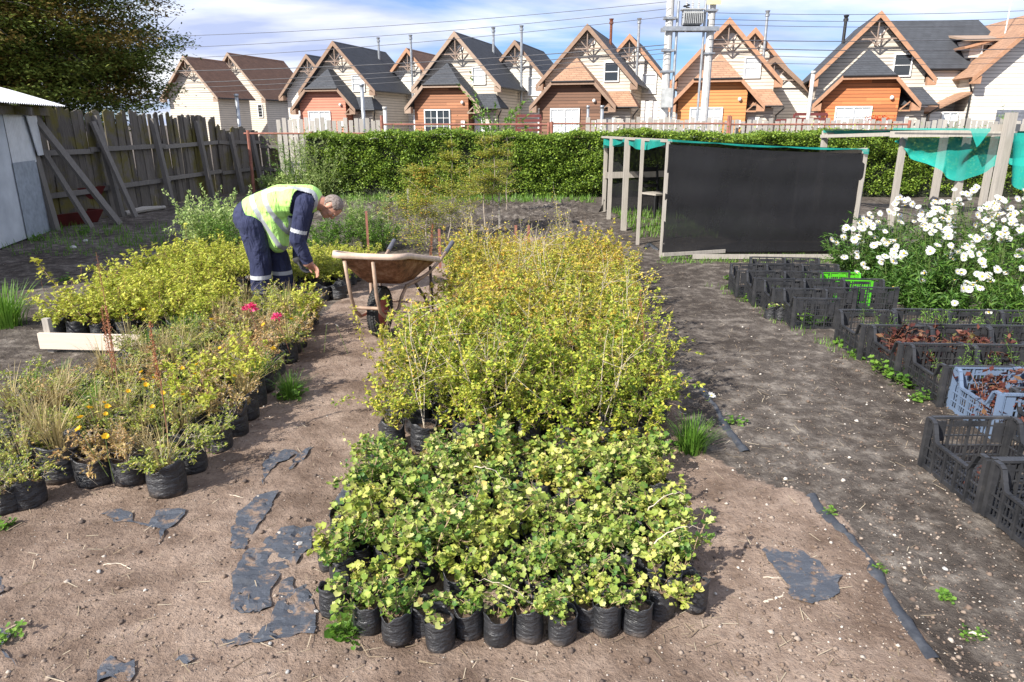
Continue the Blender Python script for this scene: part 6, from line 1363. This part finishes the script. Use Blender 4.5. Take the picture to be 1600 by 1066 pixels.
# ---------------------------------------------------------------- man
def remesh(mb, vox, smooth_it, name):
    me = mb.mesh(name + '_tmp', MT['dark']); o = bpy.data.objects.new(name + '_tmp', me); COL.objects.link(o)
    m = o.modifiers.new('r', 'REMESH'); m.mode = 'VOXEL'; m.voxel_size = vox; m.use_smooth_shade = True
    m2 = o.modifiers.new('s', 'SMOOTH'); m2.factor = .5; m2.iterations = smooth_it
    dg = bpy.context.evaluated_depsgraph_get(); res = bpy.data.meshes.new_from_object(o.evaluated_get(dg)); bpy.data.objects.remove(o); res.name = name
    res.polygons.foreach_set('use_smooth', np.ones(len(res.polygons), bool)); return res
def man():
    YC = 6.95; base = G(425, 475); base.y = YC; base.x = AT(425, 470, YC).x; O = Vector((base.x, YC, 0))
    def A(px, py, dy=0.): return AT(px, py, YC + dy) - O
    r_ = thing('person', 'bending person in navy coveralls and yellow high-visibility vest tending bags', 'person', O)
    body = MB()
    hipc, waist, chest, shc, neck = A(393, 337), A(420, 322), A(455, 315), A(484, 312), A(502, 318)
    sR, sL = A(476, 318, -.19), A(480, 318, .19)
    # torso
    body.cap(hipc, waist, .165, .15, 18); body.cap(waist, chest, .15, .155, 18); body.cap(chest, shc, .155, .115, 18); body.cap(A(420, 335), A(452, 330), .13, .13, 16)
    body.ell(hipc + Vector((-.01, 0, -.02)), .165, .185, .175); body.cap(sR * .999, sL, .085, .085, 14); body.ell(chest, .16, .19, .14)
    # legs
    for s, hx, hy, kx, ky, ax, dy in ((-1, 394, 352, 407, 408, 409, -.10), (1, 405, 355, 436, 404, 447, .12)):
        hip, knee = A(hx, hy, dy), A(kx, ky, dy); ank = Vector((A(ax, 460, dy).x, dy, .11))
        body.cap(hip, knee, .135, .105, 16); body.cap(knee, ank, .105, .098, 16); body.ell(knee, .10, .10, .11)
    # right arm (towards the camera), left arm beyond
    eR, wR = A(464, 374, -.22), A(481, 410, -.16); eL, wL = A(468, 375, .20), A(466, 405, .02)
    for sh, el, wr in ((sR, eR, wR), (sL, eL, wL)):
        body.cap(sh, el, .090, .074, 16); body.cap(el, wr, .074, .054, 16); body.ell(el, .072, .072, .075)
    def hand(wr, tip_dir, side):
        d = tip_dir.normalized(); s = side.normalized(); n = d.cross(s).normalized()
        M = Matrix((d, s, n)).transposed(); c_ = wr + d * .055; body.ell(c_, .055, .042, .018, M); body.cap(wr - d * .05, wr + d * .02, .028, .026, 12)
        for k, (off, L) in enumerate(((-.030, .070), (-.010, .080), (.010, .076), (.029, .060))):
            b0 = c_ + d * .038 + s * off; b1 = b0 + d * L * .45 + n * .012; b2_ = b1 + d * L * .30 + n * .025; b3 = b2_ + d * L * .10 + n * .020
            body.cap(b0, b1, .0100, .0095, 8); body.cap(b1, b2_, .0095, .0088, 8); body.cap(b2_, b3, .0088, .008, 8)
        t0 = wr + d * .02 - s * .03; t1 = t0 + d * .035 - s * .022 + n * .012; t2 = t1 + d * .034 + n * .012; body.cap(t0, t1, .013, .0115, 8); body.cap(t1, t2, .0115, .0095, 8)
    hand(wR, Vector((.65, .1, -.62)), Vector((.55, -.5, .6))); hand(wL, Vector((.35, -.1, -.9)), Vector((.1, .95, .1)))
    # head: the crown points right and slightly up, the face down
    hc = A(518.5, 323); up = Vector((.93, 0, .20)).normalized(); fc = Vector((.12, -.12, -.98)); fc = (fc - up * fc.dot(up)).normalized(); sd = up.cross(fc).normalized()
    M = Matrix((fc, sd, up)).transposed()
    H = lambda f, s, u: hc + M @ Vector((f, s, u))
    body.ell(hc, .098, .078, .112, M, 20, 14); body.ell(H(-.015, 0, .018), .096, .080, .095, M, 18, 12)
    body.ell(H(.035, 0, -.055), .060, .058, .070, M); body.ell(H(.075, 0, -.095), .022, .028, .018, M)     # jaw, chin
    body.cap(H(.085, 0, .012), H(.106, 0, -.025), .011, .016, 10); body.ell(H(.088, 0, -.062), .012, .026, .009, M)    # nose, lips
    body.ell(H(.080, .030, .022), .016, .026, .009, M); body.ell(H(.080, -.030, .022), .016, .026, .009, M)            # brows
    body.ell(H(.055, .048, -.02), .03, .022, .026, M); body.ell(H(.055, -.048, -.02), .03, .022, .026, M)              # cheeks
    for s in (-1, 1):   # ears
        body.ell(H(-.008, s * .082, -.005), .021, .011, .034, M); body.ell(H(-.004, s * .082, -.032), .012, .009, .013, M)
    body.cap(H(-.02, 0, -.07), neck + Vector((-.02, 0, -.0)), .060, .068, 16); body.cap(neck, shc, .075, .10, 16)
    # boots
    for ax, dy in ((409, -.10), (447, .12)):
        x = A(ax, 460, dy).x; body.cap((x, dy, .10), (x, dy, .06), .062, .055); body.cap((x - .03, dy, .045), (x + .17, dy - .01, .040), .044, .038)
    me = remesh(body, .0065, 4, 'body')
    navy = NB('navy_cloth'); nn = navy.noise(3.5, 5, .6); wr_ = navy.n('ShaderNodeTexNoise', {'Vector': navy.n('ShaderNodeMapping', {'Vector': navy.coord(), 'Scale': (1.7, 1.7, .8), 'Rotation': (0, .35, 0)}).outputs[0], 'Scale': 6., 'Detail': 3, 'Distortion': 1.0}).outputs[0]
    navy.set(col=navy.ramp(nn, [(.3, (.026, .031, .070)), (.7, (.048, .054, .11))]), rough=.85, spec=.2).bump(wr_, .06, .9)
    refl = M_plain('reflective_tape', (.50, .52, .55), .4, var=.1); refl_sh = refl
    skin = NB('skin'); sn = skin.noise(14, 4); skin.set(col=skin.ramp(sn, [(.3, (.40, .19, .13)), (.7, (.50, .27, .19))]), rough=.5); skin.b.inputs['Subsurface Weight'].default_value = .08
    boot = M_plain('dark_boot', (.03, .025, .022), .6); glove = M_plain('dark_glove', (.03, .03, .035), .8)
    for m in (navy.m, refl, skin.m, boot, glove): me.materials.append(m) if m.name != me.materials[0].name else None
    me.materials.clear()
    for m in (navy.m, refl, skin.m, boot, glove): me.materials.append(m)
    n = len(me.polygons); C_ = np.zeros(n * 3); me.polygons.foreach_get('center', C_); C_ = C_.reshape(-1, 3); mi = np.zeros(n, np.int32)
    def along(p0, p1):
        p0, p1 = np.array(p0), np.array(p1); d = p1 - p0; L = np.linalg.norm(d); d /= L; v = C_ - p0; t = v @ d; return t, np.linalg.norm(v - t[:, None] * d, axis=1), L
    t, q, L = along(sR, eR); mi[(q < .11) & (t > L * .72) & (t < L * .72 + .035) & (C_[:, 1] < -.08)] = 1
    t, q, L = along(eL, wL); 
    for dy in (-.10, .12):
        sel = (np.abs(C_[:, 1] - dy) < .12) & (C_[:, 2] > .245) & (C_[:, 2] < .285) & (C_[:, 0] < .25); mi[sel] = 1
    for wr, el, k in ((wR, eR, 2), (wL, eL, 4)):
        t, q, L = along(el, wr); mi[(t > L - .0) & (q < .14) & (np.linalg.norm(C_ - np.array(wr), axis=1) < .24)] = k
    dd = np.linalg.norm(C_ - np.array(hc), axis=1); tn = (C_ - np.array(neck)) @ np.array(up); mi[(dd < .16)] = 2; mi[(tn > .0) & (dd < .22)] = 2
    mi[C_[:, 2] < .10] = 3
    me.polygons.foreach_set('material_index', mi); link('body', me, r_)
    # short grey hair: a thin cap over the back and top of the skull
    hm = MB(); hm.ell(H(-.012, 0, .013), .101, .083, .103, M, 30, 20); h2 = MB(); keep = []
    for f in hm.F:
        c_ = sum((Vector(hm.V[i]) for i in f), Vector()) / len(f) - hc; l = M.transposed() @ c_
        side_ear = abs(l.y) > .07 and l.x > -.035 and l.z < .03
        if l.z > -.065 and not (l.x > .045 + .25 * max(0, .02 - l.z) * 0 and l.z < .085) and not side_ear and not (l.x > .065): keep.append(f)
    hm.F = keep; hm.M = [0] * len(keep); hr = NB('grey_hair'); hn = hr.noise(60, 4); hr.set(col=hr.ramp(hn, [(.35, (.13, .10, .085)), (.65, (.28, .235, .21))]), rough=.9).bump(hn, .006); o = hm.build('hair', hr.m, r_, True); md = o.modifiers.new('s', 'SOLIDIFY'); md.thickness = .003; md.offset = 0
    for s in (-1, 1): MB().ell(H(.082, s * .031, .004), .012, .012, .011, M).build('eye', M_plain('eye_white', (.6, .55, .5), .2), r_)
    # vest
    vb = MB(); P0 = A(378, 306); P1 = A(428, 388); hem = (P1 - P0); hem.y = 0; hem.normalize(); nrm = Vector((-hem.z, 0, hem.x)); nrm = nrm if nrm.x > 0 else -nrm
    vb.cap(A(400, 335), A(440, 317), .185, .178, 24); vb.cap(A(440, 317), A(482, 311), .178, .140, 24); vb.cap(A(410, 345), A(445, 345), .155, .15, 24); vb.cap(A(430, 350), A(434, 378), .15, .11, 24); vb.cap(A(425, 340, -.1), A(436, 378, -.08), .11, .07); vb.cap(A(425, 340, .1), A(436, 378, .08), .11, .07); vb.ell(A(462, 314), .17, .235, .155); vb.ell(A(435, 322), .19, .225, .17)
    vm = remesh(vb, .0075, 6, 'vest'); import bmesh; bm = bmesh.new(); bm.from_mesh(vm)
    g = bm.verts[:] + bm.edges[:] + bm.faces[:]; bmesh.ops.bisect_plane(bm, geom=g, plane_co=P0 + nrm * .0, plane_no=nrm, clear_inner=True)
    g = bm.verts[:] + bm.edges[:] + bm.faces[:]; cn = A(503, 318); un = (A(503, 318) - A(470, 315)).normalized(); bmesh.ops.bisect_plane(bm, geom=g, plane_co=cn, plane_no=un, clear_outer=True)
    kill = []
    for f in bm.faces:
        c_ = f.calc_center_median()
        for sh, el, sg in ((sR, eR, -1), (sL, eL, 1)):
            d = (el - sh).normalized(); v = c_ - (sh - d * .05); t = v.dot(d)
            if (v - d * t).length < .122 and t > -.05 and c_.y * sg > .105: kill.append(f); break
    bmesh.ops.delete(bm, geom=kill, context='FACES')
    hv = NB('hi_vis'); hn = hv.noise(5, 5, .6); hw_ = hv.n('ShaderNodeTexNoise', {'Vector': hv.n('ShaderNodeMapping', {'Vector': hv.coord(), 'Scale': (3, 1, .9), 'Rotation': (0, -.5, 0)}).outputs[0], 'Scale': 6., 'Detail': 3, 'Distortion': .8}).outputs[0]
    hv.set(col=hv.ramp(hn, [(.3, (.40, .74, .16)), (.7, (.50, .82, .24))]), rough=.7).bump(hw_, .05, .8)
    tape = NB('vest_tape'); tape.set(col=(.34, .36, .38), rough=.45).bump(hw_, .05, .8) if False else tape.set(col=(.34, .36, .38), rough=.45)
    vm2 = bpy.data.meshes.new('vest'); bm.to_mesh(vm2); bm.free(); vm2.materials.clear(); vm2.materials.append(hv.m); vm2.materials.append(tape.m)
    n = len(vm2.polygons); C_ = np.zeros(n * 3); vm2.polygons.foreach_get('center', C_); C_ = C_.reshape(-1, 3); dd = (C_ - np.array(P0)) @ np.array(nrm)
    mi = (((dd > .085) & (dd < .135)) | ((dd > .215) & (dd < .265)) | ((dd > .265) & (np.abs(np.abs(C_[:, 1]) - .10) < .025))).astype(np.int32)
    vm2.polygons.foreach_set('material_index', mi); vm2.polygons.foreach_set('use_smooth', np.ones(n, bool)); o = link('vest', vm2, r_); md = o.modifiers.new('s', 'SOLIDIFY'); md.thickness = .006
man()
# black bags the man works on
for px, py, lab in ((478, 472, 'black bag on the ground under the man\'s hands'), (505, 474, 'black bag right of the one under the man\'s hands'), (530, 472, 'black bag nearest the wheelbarrow legs in the lime row')):
    p = G(px, py - 5); potted('potted_plant', lab, 'potted plant', GL, p.x, p.y, None, BAG_L, SOIL_L, s=.9)
# stones and roots on the sand
def rock(px, py, s, lab, m='concrete'):
    p = G(px, py); me = MB(); me.ell((0, 0, .3), 1, .75, .6, None, 9, 6); rg = random.Random(px); me.V = [(x * rg.uniform(.8, 1.15), y * rg.uniform(.8, 1.15), z * rg.uniform(.8, 1.1)) for x, y, z in me.V]
    o = link('stone', me.mesh('stone', MT[m]), None, (p.x, p.y, gz(p.x, p.y)), rg.uniform(0, 6)); o.scale = (s, s, s); tag(o, lab, 'stone')
rock(469, 858, .016, 'white stone on the fabric tear beside the green bed'); rock(495, 964, .010, 'white stone near the left corner bag'); rock(423, 1014, .008, 'small white stone on the lowest fabric tear'); rock(155, 896, .011, 'pale tan stone on the open sand at left'); rock(450, 1056, .009, 'pale stone at the bottom edge of the sand'); rock(1477, 888, .012, 'bluish stone on the dark gravel path')
rock(134, 377, .04, 'pale stone on the shaded ground below the fence'); rock(115, 388, .045, 'larger pale stone on the shaded ground by the shed')
def root(pts, z, r, lab):
    Q_ = [G(x, y) for x, y in pts]; P_ = []
    for a_, b_ in zip(Q_[:-1], Q_[1:]): P_ += [a_.lerp(b_, t / 4) for t in range(4)]
    P_.append(Q_[-1]); P_ = [(P_[max(i - 1, 0)] + P_[i] * 2 + P_[min(i + 1, len(P_) - 1)]) / 4 + Vector((.003 * math.sin(i * 1.7), .003 * math.sin(i * 2.3), z * .6 + .002 * math.sin(i))) for i in range(len(P_))]; tag(MB().tube(P_, [r * (1 - .6 * i / len(P_)) for i in range(len(P_))], 6).build('dry_root', STEM_W), lab, 'root')
root([(1192, 945), (1205, 940), (1222, 935), (1224, 928)], .012, .006, 'pale peeled root on the sand below the black patch'); root([(370, 1005), (395, 1003), (425, 1008), (460, 1015)], .01, .0025, 'straw stalk lying across the lowest fabric tear'); root([(355, 775), (400, 784), (440, 790), (480, 795)], .012, .0022, 'long straw stalk lying across the upper fabric strip')
root([(410, 915), (420, 890), (445, 875), (470, 862)], .014, .0035, 'dark twig on the largest fabric tear'); root([(838, 1020), (838, 1040), (850, 1058), (880, 1066)], .012, .003, 'thin root running out from the middle front bags'); root([(160, 885), (190, 882), (205, 892)], .01, .003, 'small twig on the open sand at left'); root([(1190, 905), (1225, 907), (1240, 899)], .014, .003, 'thin root lying over the black patch'); root([(1510, 990), (1540, 998)], .012, .006, 'short pale root on the dark path')
# clothes line post bits and black trays beyond the daisies
mb = MB(); p = G(1350, 358); mb.box(0, 0, .03, .5, .8, .05); mb.box(0, .5, .09, .5, .3, .12)
tag(link('seed_tray', mb.mesh('seed_tray', CRM), None, (p.x + .1, p.y, 0), .2), 'black tray on the ground between the screen and the daisies', 'tray')
